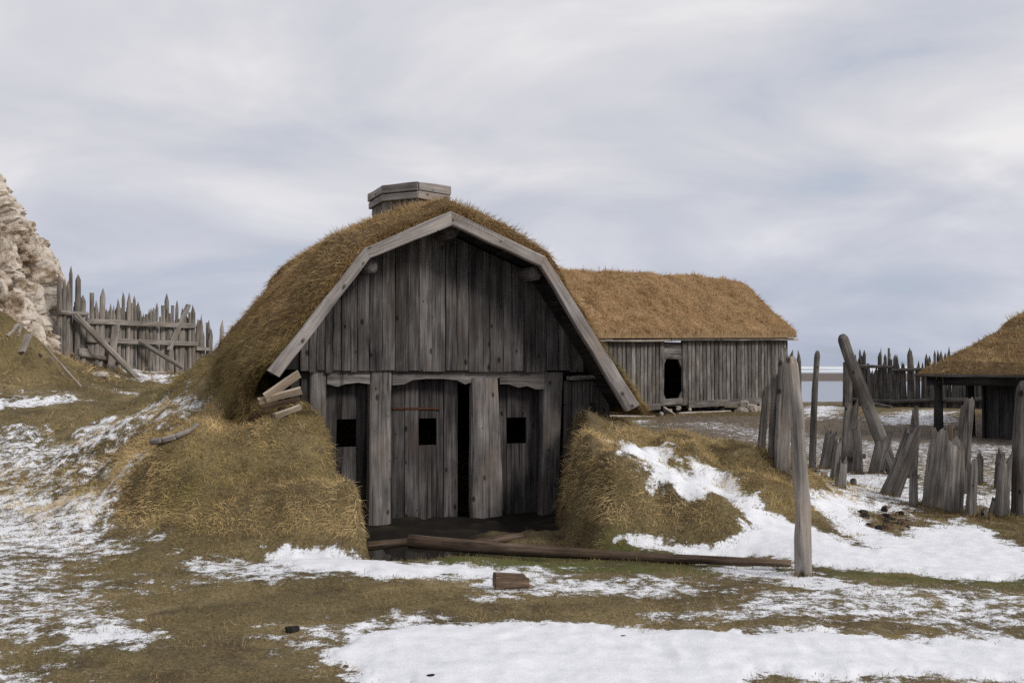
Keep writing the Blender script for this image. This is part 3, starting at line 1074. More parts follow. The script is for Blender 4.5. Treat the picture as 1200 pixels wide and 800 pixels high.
# gable boards
gb = MB()
edges_px = [352, 362, 371, 381, 390, 400, 411, 419, 433, 448, 463, 478, 491, 506, 522, 535, 549, 574, 590, 600, 614, 628, 641, 655, 668, 684, 700]
zb = hpt(500, 434.5, 0)[1]
for k in range(len(edges_px) - 1):
    u0, u1 = H(edges_px[k], 430, 0)[0] + .003, H(edges_px[k + 1], 430, 0)[0] - .003
    um = (u0 + u1) / 2
    pin = lambda u: np.interp(u, prof[:, 0], prof[:, 1]) - .13
    z0, z1 = pin(u0), pin(u1)
    zbk = zb + rng.uniform(-.02, .012)
    dv = rng.uniform(-.008, .008)
    if min(z0, z1) < zbk + .06:
        continue
    npl = 6
    v, g, f = [], [], []
    for i in range(npl + 1):
        q = i / npl
        a, bz = zbk + (z0 - zbk) * q, zbk + (z1 - zbk) * q
        jl, jr = rng.normal(size=2) * .002
        for (uu, vv, zz) in ((u0 + jl, dv + .004, a), (u0 + .007, dv, a), (u1 - .007, dv, bz), (u1 + jr, dv + .004, bz), (u1 + jr, dv + .03, bz), (u0 + jl, dv + .03, a)):
            v.append((uu, vv, zz))
            g.append((uu, vv, zz))
    for i in range(npl):
        for c in range(6):
            c2 = (c + 1) % 6
            f.append((i * 6 + c, i * 6 + c2, i * 6 + 6 + c2, i * 6 + 6 + c))
    f += [tuple(range(5, -1, -1)), tuple(npl * 6 + c for c in range(6))]
    gb.add(v, f, g, rng.uniform(.72, 1.3) * (.85 if edges_px[k] > 545 else 1.05))  # right-hand boards toned darker: shade of the overhang put into their colour
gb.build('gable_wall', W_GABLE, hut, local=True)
# back boarding so that no light leaks
bk = MB()
poly = [(p[0], p[1] - .14) for p in prof]
poly = [(poly[0][0] + .25, zb)] + [tuple(p) for p in poly[0:]] + [(poly[-1][0] - .3, zb)]
poly = [(-1.95, zb + .02), (-1.95, prof_z(-1.95) - .16), (prof[1][0], prof[1][1] - .16), (prof[2][0], prof[2][1] - .16), (prof[3][0], prof[3][1] - .16), (1.85, prof_z(1.85) - .16), (1.85, zb + .02)]
bk.prism(poly, .036, .06, tone=.6)
bk.build('gable_backing', W_DARK, hut, local=True)


# posts
def door_post(x0t, x1t, yt, x0b, x1b, yb, v, tone, rough=.03, thick=.16, nseg=16, wav=.0, ex=5.0):
    mb = MB()
    a, b_, c, d = H(x0t, yt, v), H(x1t, yt, v), H(x0b, yb, v), H(x1b, yb, v)
    n = 16
    sd = rng.uniform(0, 90)
    th = np.arange(nseg) / nseg * 2 * math.pi + math.pi / nseg
    sx = np.sign(np.cos(th)) * np.abs(np.cos(th)) ** (2 / ex)
    sy = np.sign(np.sin(th)) * np.abs(np.sin(th)) ** (2 / ex)
    vv, g, f = [], [], []
    for i in range(n + 1):
        q = i / n
        L, R = c + (a - c) * q, d + (b_ - d) * q
        dl, drr = vnoise(np.array([[q * 5, sd, 0], [q * 5, sd, 5]])) * wav
        hw = (R[0] - L[0]) / 2 + (drr - dl) / 2
        cu = (R[0] + L[0]) / 2 + (drr + dl) / 2
        nz = 1 + rough * vnoise(np.c_[np.cos(th) * 1.5, np.sin(th) * 1.5, np.full(nseg, q * 6 + sd)])
        for k in range(nseg):
            x, y = hw * sx[k] * nz[k], thick / 2 * sy[k] * nz[k]
            e = rng.uniform(-.05, .02) if i == 0 else 0
            vv.append((cu + x, v + thick / 2 + y, L[2] + e))
            g.append((x, y, L[2]))
    for i in range(n):
        for k in range(nseg):
            k2 = (k + 1) % nseg
            f.append((i * nseg + k, i * nseg + k2, i * nseg + nseg + k2, i * nseg + nseg + k))
    f += [tuple(range(nseg - 1, -1, -1)), tuple(n * nseg + k for k in range(nseg))]
    mb.add(vv, f, g, tone)
    return mb.build('door_post', W_POST, hut, local=True)


VP_ = .045
door_post(363, 383, 434, 362, 383, 560, VP_, .8)
door_post(434, 459.5, 434.5, 431, 459, 628, VP_ - .01, 1.05, wav=.008)
door_post(553, 585, 443, 554, 591, 617, VP_ - .02, 1.1, rough=.06, wav=.012, ex=3.8)
door_post(637, 661, 436, 634, 655, 604, VP_, .72, wav=.008)


def lintel(poly_px, v0, v1, tone):
    mb = MB()
    mb.prism([hpt(x, y, v0) for x, y in poly_px], v0, v1, along=0, tone=tone)
    return mb.build('lintel', W_POST, hut, local=True)


lintel([(383.5, 433), (433.5, 433), (433.5, 450), (420, 448), (404, 450), (396, 453), (388, 451), (383.5, 450)], VP_ + .012, VP_ + .16, 1.0)
lintel([(460, 433), (500, 433), (552, 433), (590, 433), (590, 442), (552, 448), (545, 450), (536, 445.5), (520, 443.5), (500, 443.5), (484, 445), (474, 450), (460, 451)], VP_ + .014, VP_ + .16, .95)
lintel([(586, 433), (638, 433), (638, 456), (628, 456), (618, 452), (608, 454), (596, 450), (586, 450)], VP_ + .008, VP_ + .16, .9)


# doors with square openings
def door(name, x0, x1, yt, yb, hole, v, tone, k):
    mb = MB()
    u0, u1 = H(x0, 500, v)[0], H(x1, 500, v)[0]
    zt, zbm = H((x0 + x1) / 2, yt, v)[2], H((x0 + x1) / 2, yb, v)[2]
    h0, h1 = H(hole[0], hole[1], v), H(hole[2], hole[3], v)
    ed = sorted(list(np.linspace(u0, u1, k + 1) + np.r_[0, rng.uniform(-.02, .02, k - 1), 0]))
    cuts = [ed[0]] + [e for e in ed[1:-1] if abs(e - h0[0]) > .04 and abs(e - h1[0]) > .04] + [ed[-1]]
    cuts = sorted(cuts + [h0[0], h1[0]])
    for a, c in zip(cuts[:-1], cuts[1:]):
        mid = (a + c) / 2
        dv = rng.uniform(-.007, .007)
        t = tone * rng.uniform(.65, 1.35)
        spans = [(zbm, zt)]
        if h0[0] - 1e-4 <= mid <= h1[0] + 1e-4:
            spans = [(zbm, h1[2]), (h0[2], zt)]
        for s0, s1 in spans:
            mb.plank((mid, v + dv, s0 + rng.uniform(0, .03) * (s0 == zbm)), (mid, v + dv, s1), (c - a) * .985, .04, (1, 0, 0), tone=t, jit=.003, n=5)
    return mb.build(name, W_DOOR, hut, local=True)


VD = .27
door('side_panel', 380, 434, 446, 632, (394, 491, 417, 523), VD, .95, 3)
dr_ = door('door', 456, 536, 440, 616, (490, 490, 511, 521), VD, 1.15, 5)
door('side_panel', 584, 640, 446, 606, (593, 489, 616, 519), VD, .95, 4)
mb = MB()
c0, c1 = H(460, 478.5, VD - .03), H(516, 478.5, VD - .03)
mb.plank(c0, c1, .03, .012, (0, 0, 1), tone=1, jit=.002)
mb.build('iron_strap', M_RUST, dr_, local=True)
# threshold log under the door
mb = MB()
mb.pole(H(438, 632, -.02) + np.array([0, 0, .0]), H(560, 622, .1), .06, .05, adir=(0, 0, 1), tone=.4)
mb.build('threshold', W_DARK, hut, local=True)

# small boarded bay right of the last post and the stub left of the first
mb = MB()
for a, c in zip([660, 670, 682, 692, 702], [669.5, 681.5, 691.5, 701.5, 714]):
    u0, u1 = H(a, 460, .1)[0], H(c, 460, .1)[0]
    mb.plank(((u0 + u1) / 2, .1 + rng.uniform(-.01, .01), .2), ((u0 + u1) / 2, .1, H(690, 446, .1)[2]), u1 - u0, .035, (1, 0, 0), tone=rng.uniform(.7, 1.4), n=4)
mb.build('end_boards', W_GABLE, hut, local=True)
mb = MB()
for a, c in zip([340, 352], [351, 362]):
    u0, u1 = H(a, 460, .12)[0], H(c, 460, .12)[0]
    mb.plank(((u0 + u1) / 2, .12, .6), ((u0 + u1) / 2, .12, H(690, 434, .12)[2]), u1 - u0, .035, (1, 0, 0), tone=.6, n=4)
mb.build('end_boards', W_GABLE, hut, local=True)
mb = MB()
mb.plank(H(666, 443, .02), H(708, 441, .02), .05, .12, (0, 0, 1), tone=1.0)
mb.build('ledge_board', W_POST, hut, local=True)
# side and rear walls
for u in (-1.97, 1.87):
    mb = MB()
    for k in range(4):
        z0 = -.3 + k * .42
        mb.plank((u, .05, z0), (u, RL - .15, z0), .43, .05, (0, 0, 1), tone=.8, n=4)
    mb.build('side_wall', W_DARK, hut, local=True)
mb = MB()
mb.prism([(-1.95, -.3), (-1.95, prof_z(-1.95) - .16), (prof[1][0], prof[1][1] - .16), (prof[2][0], prof[2][1] - .16), (prof[3][0], prof[3][1] - .16), (1.85, prof_z(1.85) - .16), (1.85, -.3)], RL - .2, RL - .14, tone=.8)
mb.build('rear_wall', W_DARK, hut, local=True)

# chimney: six sided boarded louvre on the ridge
ch = MB()
rim = MB()
zt = 3.90
ring = [(490, 12.2), (525.5, 12.55), (512, 13.1), (476, 13.35), (434, 13.05), (450, 12.45)]
ring = [np.array([P(px, 215, Y)[0], Y]) for px, Y in ring]
cen = np.mean(ring, 0)
for k in range(6):
    a, c = ring[k], ring[(k + 1) % 6]
    L = np.linalg.norm(c - a)
    nb_ = max(2, int(round(L / .12)))
    for i in range(nb_):
        m0, m1 = a + (c - a) * (i / nb_), a + (c - a) * ((i + 1) / nb_)
        md = ((m0 + m1) / 2 - cen) * .93 + cen
        ch.plank((md[0], md[1], 3.0), (md[0], md[1], zt - .03), np.linalg.norm(m1 - m0) * .95, .03, np.r_[c - a, 0], n=4)
    e = (c - a) / L
    out = np.array([e[1], -e[0]])
    for dz, wd_, off in ((-.06, .105, .015), (-.165, .09, .002)):
        o_ = out * off
        rim.plank(np.r_[a - e * .01 + o_, zt + dz], np.r_[c + e * .01 + o_, zt + dz], wd_, .04, (0, 0, 1), n=4, tone=rng.uniform(.75, 1.15), jit=.008)
cho = ch.build('chimney', W_POST, hut)
hm = np.array(Matrix.Translation(hut.location) @ hut.rotation_euler.to_matrix().to_4x4())
rm = rim.build('rim', W_BARGE, hut)
rm.parent = cho

# ------------------------------------------------------------------ longhouse
LB = np.array([P(921, 468, 36.0)[0], 36.0, 0])
lr = np.array([.79, .613, 0])
lr /= np.linalg.norm(lr)
ld = np.array([-lr[1], lr[0], 0])


def LW(t, d, z):
    """t metres left of the right front corner, d behind the front wall"""
    return LB - lr * t + ld * d + np.array([0, 0, z])


hall = empty('longhouse', LW(6, 0, 0), 'long plank walled house with brown thatch-like turf roof behind the gambrel hut', 'longhouse')
LLEN = 14.0


def t_of(px):
    k = (px - 600) / F
    return (LB[0] - k * LB[1]) / (lr[0] - k * lr[1])


sill_z = lambda t: .38 - .008 * t
eave_z = lambda t: 2.58 - .018 * t
td0, td1 = t_of(798), t_of(775)
mb = MB()
t = .02
while t < LLEN:
    w = rng.uniform(.15, .23)
    tm = t + w / 2
    if not (td0 - .08 < tm < td1 + .08):
        mb.pole(LW(tm, 0, sill_z(tm)), LW(tm + rng.normal() * .015, 0, eave_z(tm) + .05), w * .5, .10, adir=lr, n=5, seg=8, rough=.08, taper=.95, tone=rng.uniform(.6, 1.25))
    t += w
mb.build('wall', W_HALL, hall)
mb = MB()
for d, t0, t1 in ((4.1, 0, LLEN),):
    for k in range(6):
        mb.plank(LW(t0, d, .3 + k * .4), LW(t1, d, .3 + k * .4), .42, .05, (0, 0, 1), n=3)
for k in range(6):
    mb.plank(LW(.03, .05, .4 + k * .38), LW(.03, 4.1, .4 + k * .38), .37, .05, (0, 0, 1), n=3, tone=1)
    mb.plank(LW(LLEN, .05, .4 + k * .38), LW(LLEN, 4.1, .4 + k * .38), .37, .05, (0, 0, 1), n=3, tone=1)
mb.prism([(0, 0), (1, 0), (1, 1)], 0, .01) if False else None
mb.build('rear_wall', W_DARK, hall)
mb = MB()
mb.plank(LW(td0 - .1, -.06, sill_z(td0)), LW(td0 - .06, -.06, eave_z(td0)), .2, .1, lr, tone=.8)
mb.plank(LW(td1 + .1, -.06, sill_z(td1)), LW(td1 + .06, -.06, eave_z(td1)), .2, .1, lr, tone=.85)
mb.plank(LW(td0, -.03, 1.90), LW(td1, -.03, 1.92), .18, .08, (0, 0, 1), tone=.75)
mb.plank(LW(td0, -.025, 2.09), LW(td1, -.025, 2.10), .17, .06, (0, 0, 1), tone=1.1)
for t_, sg in ((td0, 1), (td1, -1)):
    mb.plank(LW(t_ - sg * .03, -.02, 1.58), LW(t_ + sg * .13, -.02, 1.86), .12, .06, lr, tone=.8)
    mb.plank(LW(t_ - sg * .03, -.02, .74), LW(t_ + sg * .12, -.02, .5), .12, .06, lr, tone=.8)
mb.plank(LW(td0, -.02, 2.26), LW(td1, -.02, 2.26), .17, .06, (0, 0, 1), tone=.65)
mb.plank(LW(td0, -.03, .46), LW(td1, -.03, .44), .2, .1, (0, 0, 1), tone=.95)
mb.build('door_frame', W_HALL, hall)
mb = MB()
mb.plank(LW(-.05, -.1, .40), LW(td0 - .2, -.1, .34), .22, .12, (0, 0, 1), tone=.8)
mb.plank(LW(td1 + .2, -.1, .31), LW(LLEN, -.1, .27), .2, .12, (0, 0, 1), tone=.7)
mb.build('sill_beam', W_HALL, hall)
for tt in (1.0, 3.4, 6.2, 8.9, 12):
    mb = MB()
    mb.pole(LW(tt, .1, -.2), LW(tt, .1, .27), .12, n=3, tone=.6)
    mb.build('foundation_post', W_HALL, hall)
mb = MB()
for a, c in ((-.3, 3.0), (2.9, 6.1), (5.9, 9.0), (8.9, LLEN)):
    mb.pole(LW(a, -.3, eave_z(a) - .03 + rng.uniform(-.03, .03)), LW(c, -.3, eave_z(c) - .03 + rng.uniform(-.03, .03)), .045, adir=ld, n=6, seg=8, tone=1.2, bend=.008)
mb.build('eave_pole', W_PALE, hall)
# turf roof of the longhouse
m2, n2 = 90, 40
G = np.zeros((m2, n2, 3))
Gi = np.zeros((m2, n2, 3))
for i in range(m2):
    t = -.06 + (LLEN + .4) * i / (m2 - 1)
    er, rz = eave_z(t) + .12, 4.80 + .05 * math.sin(t * .55) - .10 * (t < 1.5) * (1.5 - t) * .5
    for j in range(n2):
        s = j / (n2 - 1)
        d = -.42 + 2.47 * min(s / .62, 1) + 2.45 * max((s - .62) / .38, 0)
        z = er + (rz - er) * (min(s / .62, 1) - max((s - .62) / .38, 0))
        q = np.array([[t * 1.2, d * 1.2, 0], [t * 4, d * 4, 7]])
        nz = vnoise(q)
        rnd = .10 * math.exp(-((s - .62) / .05) ** 2)
        G[i, j] = LW(t + nz[1] * .03, d, z + .12 - rnd + nz[0] * .07 + nz[1] * .03)
        Gi[i, j] = LW(t, d, z - .09)
V2 = np.r_[G.reshape(-1, 3), Gi.reshape(-1, 3)] - np.array(hall.location)
fs2 = []
for i in range(m2 - 1):
    for j in range(n2 - 1):
        a = i * n2 + j
        fs2.append((a, a + n2, a + n2 + 1, a + 1))
        a += m2 * n2
        fs2.append((a, a + 1, a + n2 + 1, a + n2))
for i in (0, m2 - 1):
    for j in range(n2 - 1):
        a = i * n2 + j
        fs2.append((a, a + 1, a + 1 + m2 * n2, a + m2 * n2))
for i in range(m2 - 1):
    for j in (0, n2 - 1):
        a = i * n2 + j
        fs2.append((a, a + m2 * n2, a + n2 + m2 * n2, a + n2))
turf_object('turf_roof', V2, fs2, (G - np.array(hall.location))[:, :27], 62000, S_HALL, B_HALL, (.10, .26), (.010, .02), hall, hang=.9, lift=(.1, .5))
# gable triangles
for tt in (.0, LLEN):
    mb = MB()
    for k in range(12):
        d = .1 + k * .34
        zt_ = eave_z(tt) + (4.6 - eave_z(tt)) * (1 - abs(d - 2.03) / 2.1)
        mb.plank(LW(tt - .02, d, .4), LW(tt - .02, d, zt_), .33, .04, ld, n=3)
    mb.build('gable_wall', W_HALL, hall)

# ------------------------------------------------------------------ open shelter at the right
sh0 = np.array([P(1080, 440, 22.7)[0], 22.7, 0])
se = np.array([.6, -.8, 0])
sn_ = np.array([.8, .6, 0])


def SW(t, d, z):
    return sh0 + se * t + sn_ * d + np.array([0, 0, z])


shel = empty('open_shelter', SW(2, 1, 0), 'low open shelter with brown turf roof on dark posts at the right edge', 'shelter')
for tt, d in ((.33, .12), (.62, .95), (2.55, .12), (5.5, .15)):
    mb = MB()
    g_ = SW(tt, d, 0)
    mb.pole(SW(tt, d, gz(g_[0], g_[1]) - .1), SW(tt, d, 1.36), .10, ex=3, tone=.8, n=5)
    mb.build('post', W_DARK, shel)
mb = MB()
mb.plank(SW(.1, .12, 1.29), SW(6.2, .12, 1.29), .2, .16, (0, 0, 1), tone=1)
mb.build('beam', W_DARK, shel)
mb = MB()
mb.plank(SW(-.05, -.1, 1.405), SW(6.3, -.12, 1.40), .05, .22, (0, 0, 1), tone=2.6, jit=.01)
mb.plank(SW(-.02, -.05, 1.40), SW(-.02, 4.8, 2.7), .05, .12, (0, 0, 1), tone=2)
mb.build('eave_board', W_DARK, shel)
mb = MB()
for k in range(16):
    t = 1.35 + k * .31
    mb.plank(SW(t, .55, -.15), SW(t, .55, 1.55), .3, .05, se, tone=rng.uniform(.7, 1.6) * (1.8 if k == 3 else 1))
for k in range(12):
    mb.plank(SW(1.2, .6 + k * .38, -.15), SW(1.2, .6 + k * .38, 1.5 + k * .11), .37, .05, sn_, tone=rng.uniform(.7, 1.2))
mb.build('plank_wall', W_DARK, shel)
m3, n3 = 40, 60
G = np.zeros((m3, n3, 3))
Gi = np.zeros((m3, n3, 3))
for i in range(m3):
    t = -.05 + 6.4 * i / (m3 - 1)
    for j in range(n3):
        s = j / (n3 - 1)
        if s < .6:
            d = -.15 + 6.6 * s / .6
            z = float(np.interp(d, [-.15, .9, 2.0, 3.2, 4.8, 6.45], [1.42, 1.64, 1.92, 2.3, 2.92, 3.7]))
        else:
            d = 6.45 + 5 * (s - .6) / .4
            z = 3.7 - 2.3 * (s - .6) / .4
        q = np.array([[t * 1.5, d * 1.5, 0], [t * 5, d * 5, 7]])
        nz = vnoise(q)
        e = min(1, (d + .15) / .35) if d < .2 else 1
        e2 = min(1, (t + .05) / .3 + .35)
        G[i, j] = SW(t + nz[1] * .02, d, z + .02 + .16 * e * e2 + (nz[0] * .06 + nz[1] * .03) * e)
        Gi[i, j] = SW(t, d, z - .01)
V3 = np.r_[G.reshape(-1, 3), Gi.reshape(-1, 3)] - np.array(shel.location)
fs3 = []
for i in range(m3 - 1):
    for j in range(n3 - 1):
        a = i * n3 + j
        fs3.append((a, a + n3, a + n3 + 1, a + 1))
        a += m3 * n3
        fs3.append((a, a + 1, a + n3 + 1, a + n3))
for i in (0, m3 - 1):
    for j in range(n3 - 1):
        a = i * n3 + j
        fs3.append((a, a + 1, a + 1 + m3 * n3, a + m3 * n3))
for i in range(m3 - 1):
    for j in (0, n3 - 1):
        a = i * n3 + j
        fs3.append((a, a + m3 * n3, a + n3 + m3 * n3, a + n3))
turf_object('turf_roof', V3, fs3, (G - np.array(shel.location))[:, :38], 26000, S_TURF, B_ROOF, (.07, .18), (.008, .016), shel, hang=.8)

# ------------------------------------------------------------------ palisades
def palisade(name, label, specs, mat, rails, extra=()):
    """specs: (x, y, top z, half width, tip)"""
    c = np.mean([[s[0], s[1]] for s in specs], 0)
    root = empty(name, (c[0], c[1], gz(*c)), label, 'palisade')
    for (x, y, zt_, hw, tip) in specs:
        mb = MB()
        lean = rng.normal(size=2) * .03
        mb.pole((x, y, gz(x, y) - .2), (x + lean[0], y + lean[1], zt_), hw, hw * rng.uniform(.6, 1), tip=tip, tiplen=rng.uniform(.15, .4), n=5, seg=8, rough=.08, taper=.85,
                tone=rng.uniform(.65, 1.25), bend=.008, adir=(1, rng.uniform(-.5, .5), 0), jag=.04)
        mb.build('stake', mat, root)
    for nm_, p0, p1, hw, flat in rails:
        mb = MB()
        if flat:
            mb.plank(p0, p1, hw * 2, .05, (0, 0, 1) if nm_ == 'rail' else (1, 0, 0), tone=rng.uniform(.9, 1.2), jit=.01)
        else:
            mb.pole(p0, p1, hw, n=8, seg=8, taper=.85, tone=rng.uniform(.8, 1.1), bend=.006, adir=(0, 1, .1))
        mb.build(nm_, mat, root)
    return root


PY = lambda px: np.interp(px, [60, 100, 300], [26.5, 27.5, 33.0])
lt = [(71, 320, 0), (75, 326, 0), (80, 328, 0), (84, 311, 0), (91, 321, 0), (97, 345, 0), (106, 343, 1), (112, 351, 0), (117, 337, 0), (121, 347, 0), (124, 361, 0), (130, 355, 0),
      (134, 357, 0), (139, 349, 0), (145, 341, 0), (150, 342, 0), (154, 355, 1), (159, 346, 0), (164, 362, 0), (168, 371, 1), (172, 368, 1), (176, 361, 0), (185, 354, 0), (189, 371, 1),
      (194, 343, 0), (202, 367, 1), (208, 351, 0), (213, 360, 0), (218, 363, 0), (223, 366, 1), (227, 357, 0), (234, 375, 1), (239, 386, 0), (243, 374, 0), (247, 387, 0), (260, 374, 0), (270, 379, 0), (279, 381, 0), (274, 389, 0), (291, 369, 0),
      (109, 372, 1), (142, 374, 0), (180, 379, 1), (199, 380, 1), (147, 365, 1), (231, 385, 0)]
sp_ = []
for px, py, fl_ in lt:
    Y = PY(px) + rng.uniform(-.08, .08)
    p = P(px, py, Y)
    sp_.append((p[0], p[1], p[2], rng.uniform(.05, .09), 'flat' if fl_ else 'point'))
for px in list(np.arange(72, 106, 3.6)) + list(np.arange(106, 250, 4.4)):
    px = px + rng.uniform(-1.2, 1.2)
    Y = PY(px) + rng.uniform(-.02, .12)
    p = P(px, rng.uniform(352, 372) + max(px - 180, 0) * .22, Y)
    sp_.append((p[0], p[1], p[2], rng.uniform(.04, .075), 'point' if rng.uniform() < .7 else 'flat'))
pr_ = lambda a, b_, dy=-.16: (P(a[0], a[1], PY(a[0]) + dy), P(b_[0], b_[1], PY(b_[0]) + dy))
rails = []
for a, b_, hw, fl_ in (((101, 376), (229, 382), .075, True), ((101, 398), (231, 403), .07, True), ((70, 366), (103, 368), .06, False), ((94, 415), (146, 424), .07, False), ((92, 412), (104, 412), .09, True), ((230, 408), (246, 409), .06, True)):
    p0, p1 = pr_(a, b_)
    rails.append(('rail', p0, p1, hw, fl_))
for a, b_, hw, fl_, d0, d1 in (((88, 369), (164, 446), .10, False, -.25, -1.6), ((136, 381), (129, 438), .10, True, -.25, -.7), ((221, 357), (198, 410), .08, True, -.25, -.25), ((162, 399), (214, 431), .075, False, -.25, -1.2)):
    rails.append(('brace', P(a[0], a[1], PY(a[0]) + d0), P(b_[0], b_[1], PY(b_[0]) + d1), hw, fl_))
palisade('palisade', 'pale sharpened stake palisade with rails and slanting braces beside the rock, left of the hut', sp_, W_STAKE, rails)

sp_ = []
PR = lambda px: np.interp(px, [990, 1260], [40.5, 34.0])
px = 1000.0
while px < 1262:
    r_ = rng.uniform()
    py = rng.uniform(419, 432) if r_ < .62 else rng.uniform(404, 416)
    p = P(px, py, PR(px) + rng.uniform(-.1, .1))
    sp_.append((p[0], p[1], p[2], rng.uniform(.05, .085), 'point' if rng.uniform() < .75 else 'flat'))
    px += rng.uniform(2.0, 3.2)
rails = []
for a, b_, hw in (((1004, 429), (1046, 430), .07), ((1045, 434), (1092, 432), .07), ((1088, 431), (1150, 430), .07), ((996, 468), (1046, 470), .09), ((1044, 471), (1120, 468), .09), ((1110, 469), (1240, 466), .09)):
    rails.append(('rail', P(a[0], a[1], PR(a[0]) - .2), P(b_[0], b_[1], PR(b_[0]) - .2), hw, False))
rails.append(('brace', P(1012, 470, PR(1012) - .3), P(1045, 477, PR(1045) - 1.4), .07, False))
rails.append(('corner_post', P(993.5, 488, 39.8), P(993, 424, 39.8), .20, False))
palisade('palisade', 'dark sharpened stake palisade with rails on the lagoon shore behind the open shelter', sp_, W_FAR, rails)

# lone far stake by the shore
mb = MB()
p1 = P(936, 409, 33)
q0_ = np.array([p1[0], p1[1], gz(p1[0], p1[1]) - .2])
mb.pole(q0_, p1, .09, tip='point', tiplen=.4, tone=.8)
tag(mb.build('wooden_stake', W_FAR, origin=q0_), 'thin pointed stake standing far off beside the longhouse corner', 'stake')

# ------------------------------------------------------------------ old posts of the broken fence
POSTS = [
    # base px, base py, top px, top py, half width px, thickness ratio, tip, material, tone, label
    (942, 674, 928, 416, 10.3, .9, 'round', W_PALE, .85, 'tall bare grey post standing alone in the snow at the end of the fallen log'),
    (892, 536, 898, 460, 5, .5, 'jag', W_STUMP, .62, 'dark short plank leftmost in the row behind the tall bare post'),
    (905, 546, 909, 446, 5, .5, 'jag', W_STUMP, .95, 'narrow grey plank upright between two others left of the tall bare post'),
    (918, 553, 923, 417, 10, .5, 'jag', W_STUMP, 1.1, 'broad tall weathered plank half hidden behind the tall bare post'),
    (952, 552, 958, 410, 4.6, .9, 'round', W_STUMP, 1.0, 'slim tall dark pole just right of the tall bare post'),
    (967, 549, 974, 508, 7, .6, 'jag', W_STUMP, .75, 'crooked dark stub at the foot of the slim tall pole'),
    (977, 564, 983, 517, 5, .6, 'jag', W_STUMP, 1.0, 'thin pointed grey stub in front of the wide slab with a crosspiece'),
    (985, 571, 987, 540, 6.5, .7, 'jag', W_STUMP, .95, 'short blunt stub nearest below the wide slab with a crosspiece'),
    (993, 553, 999, 476, 9.5, .5, 'jag', W_STUMP, .85, 'wide upright slab with a small crosspiece nailed to it'),
    (1049, 556, 986, 391, 8, .8, 'round', W_STUMP, .85, 'long dark beam leaning far to the left, tallest of the broken row'),
    (1027, 556, 1036, 512, 9, .5, 'chisel', W_STUMP, .7, 'dark slab leaning slightly right behind the long leaning beam'),
    (1042, 582, 1071, 505, 9.5, .7, 'jag', W_STUMP, .8, 'thick post leaning right in the snow, crossing below the long leaning beam'),
    (1070, 560, 1072, 488, 5, .8, 'jag', W_STUMP, .6, 'narrow dark post upright behind the thick right-leaning post'),
    (1071, 594, 1071, 556, 5, .7, 'jag', W_STUMP, .9, 'small pointed stub alone between the right-leaning post and the split stump'),
    (1092, 594, 1102, 510, 10, .7, 'jag', W_STUMP, 1.1, 'split brown-sided stump left in the cluster before the shelter'),
    (1104, 590, 1112, 508, 5, .6, 'jag', W_LOG, 1.2, 'reddish brown splinter plank inside the stump cluster before the shelter'),
    (1117, 600, 1122, 522, 11, .6, 'jag', W_STUMP, 1.25, 'wide pale jagged slab, front middle of the stump cluster before the shelter'),
    (1128, 578, 1134, 474, 8, .9, 'jag', W_STUMP, .95, 'tallest round post rising behind the stump cluster before the shelter'),
    (1138, 604, 1140, 546, 6.5, .7, 'jag', W_STUMP, 1.15, 'narrow pointed grey stub right-hand end of the stump cluster before the shelter'),
    (1147, 567, 1148, 528, 5, .7, 'point', W_STUMP, .6, 'dark pointed peg standing apart in snow under the shelter wall'),
    (1171, 572, 1172, 533, 5.5, .7, 'jag', W_STUMP, .65, 'dark jagged peg behind the pale slab near the tall edge post'),
    (1174, 606, 1178, 541, 8.5, .6, 'jag', W_STUMP, 1.15, 'pale ragged slab next to the tall edge post'),
    (1186, 566, 1185, 548, 4, .7, 'jag', W_STUMP, .7, 'tiny dark stub between the pale ragged slab and the tall edge post'),
    (1193, 606, 1199, 445, 7.5, .9, 'round', W_STUMP, .6, 'tall dark post cut by the right edge of the view'),
    (1000, 570, 1000, 560, 4.5, .8, 'jag', W_STUMP, .6, 'squat dark stub in snow between the slab with a crosspiece and the right-leaning post'),
    (1154, 607, 1152, 597, 4.5, .8, 'jag', W_STUMP, .6, 'very short dark stub at the foot of the narrow pointed stub, beside the cluster'),
    (1163, 605, 1167, 585, 5, .7, 'jag', W_STUMP, .75, 'small dark leaning splinter directly left of the pale ragged slab'),
    (1085, 592, 1091, 552, 4.5, .7, 'jag', W_STUMP, .8, 'thin dark splinter leaning on the left side of the split brown-sided stump'),
    (1117, 570, 1121, 500, 5.5, .6, 'jag', W_STUMP, 1.0, 'narrow plank left of the tallest round post in the stump cluster'),
    (1006, 556, 1003, 498, 5, .6, 'jag', W_STUMP, .7, 'slim dark plank close behind the wide slab with a crosspiece'),
    (966, 562, 966, 552, 4, .8, 'flat', W_LOG, 1.8, 'tiny orange-brown sawn stub beside the crooked dark stub'),
]
FEET = []
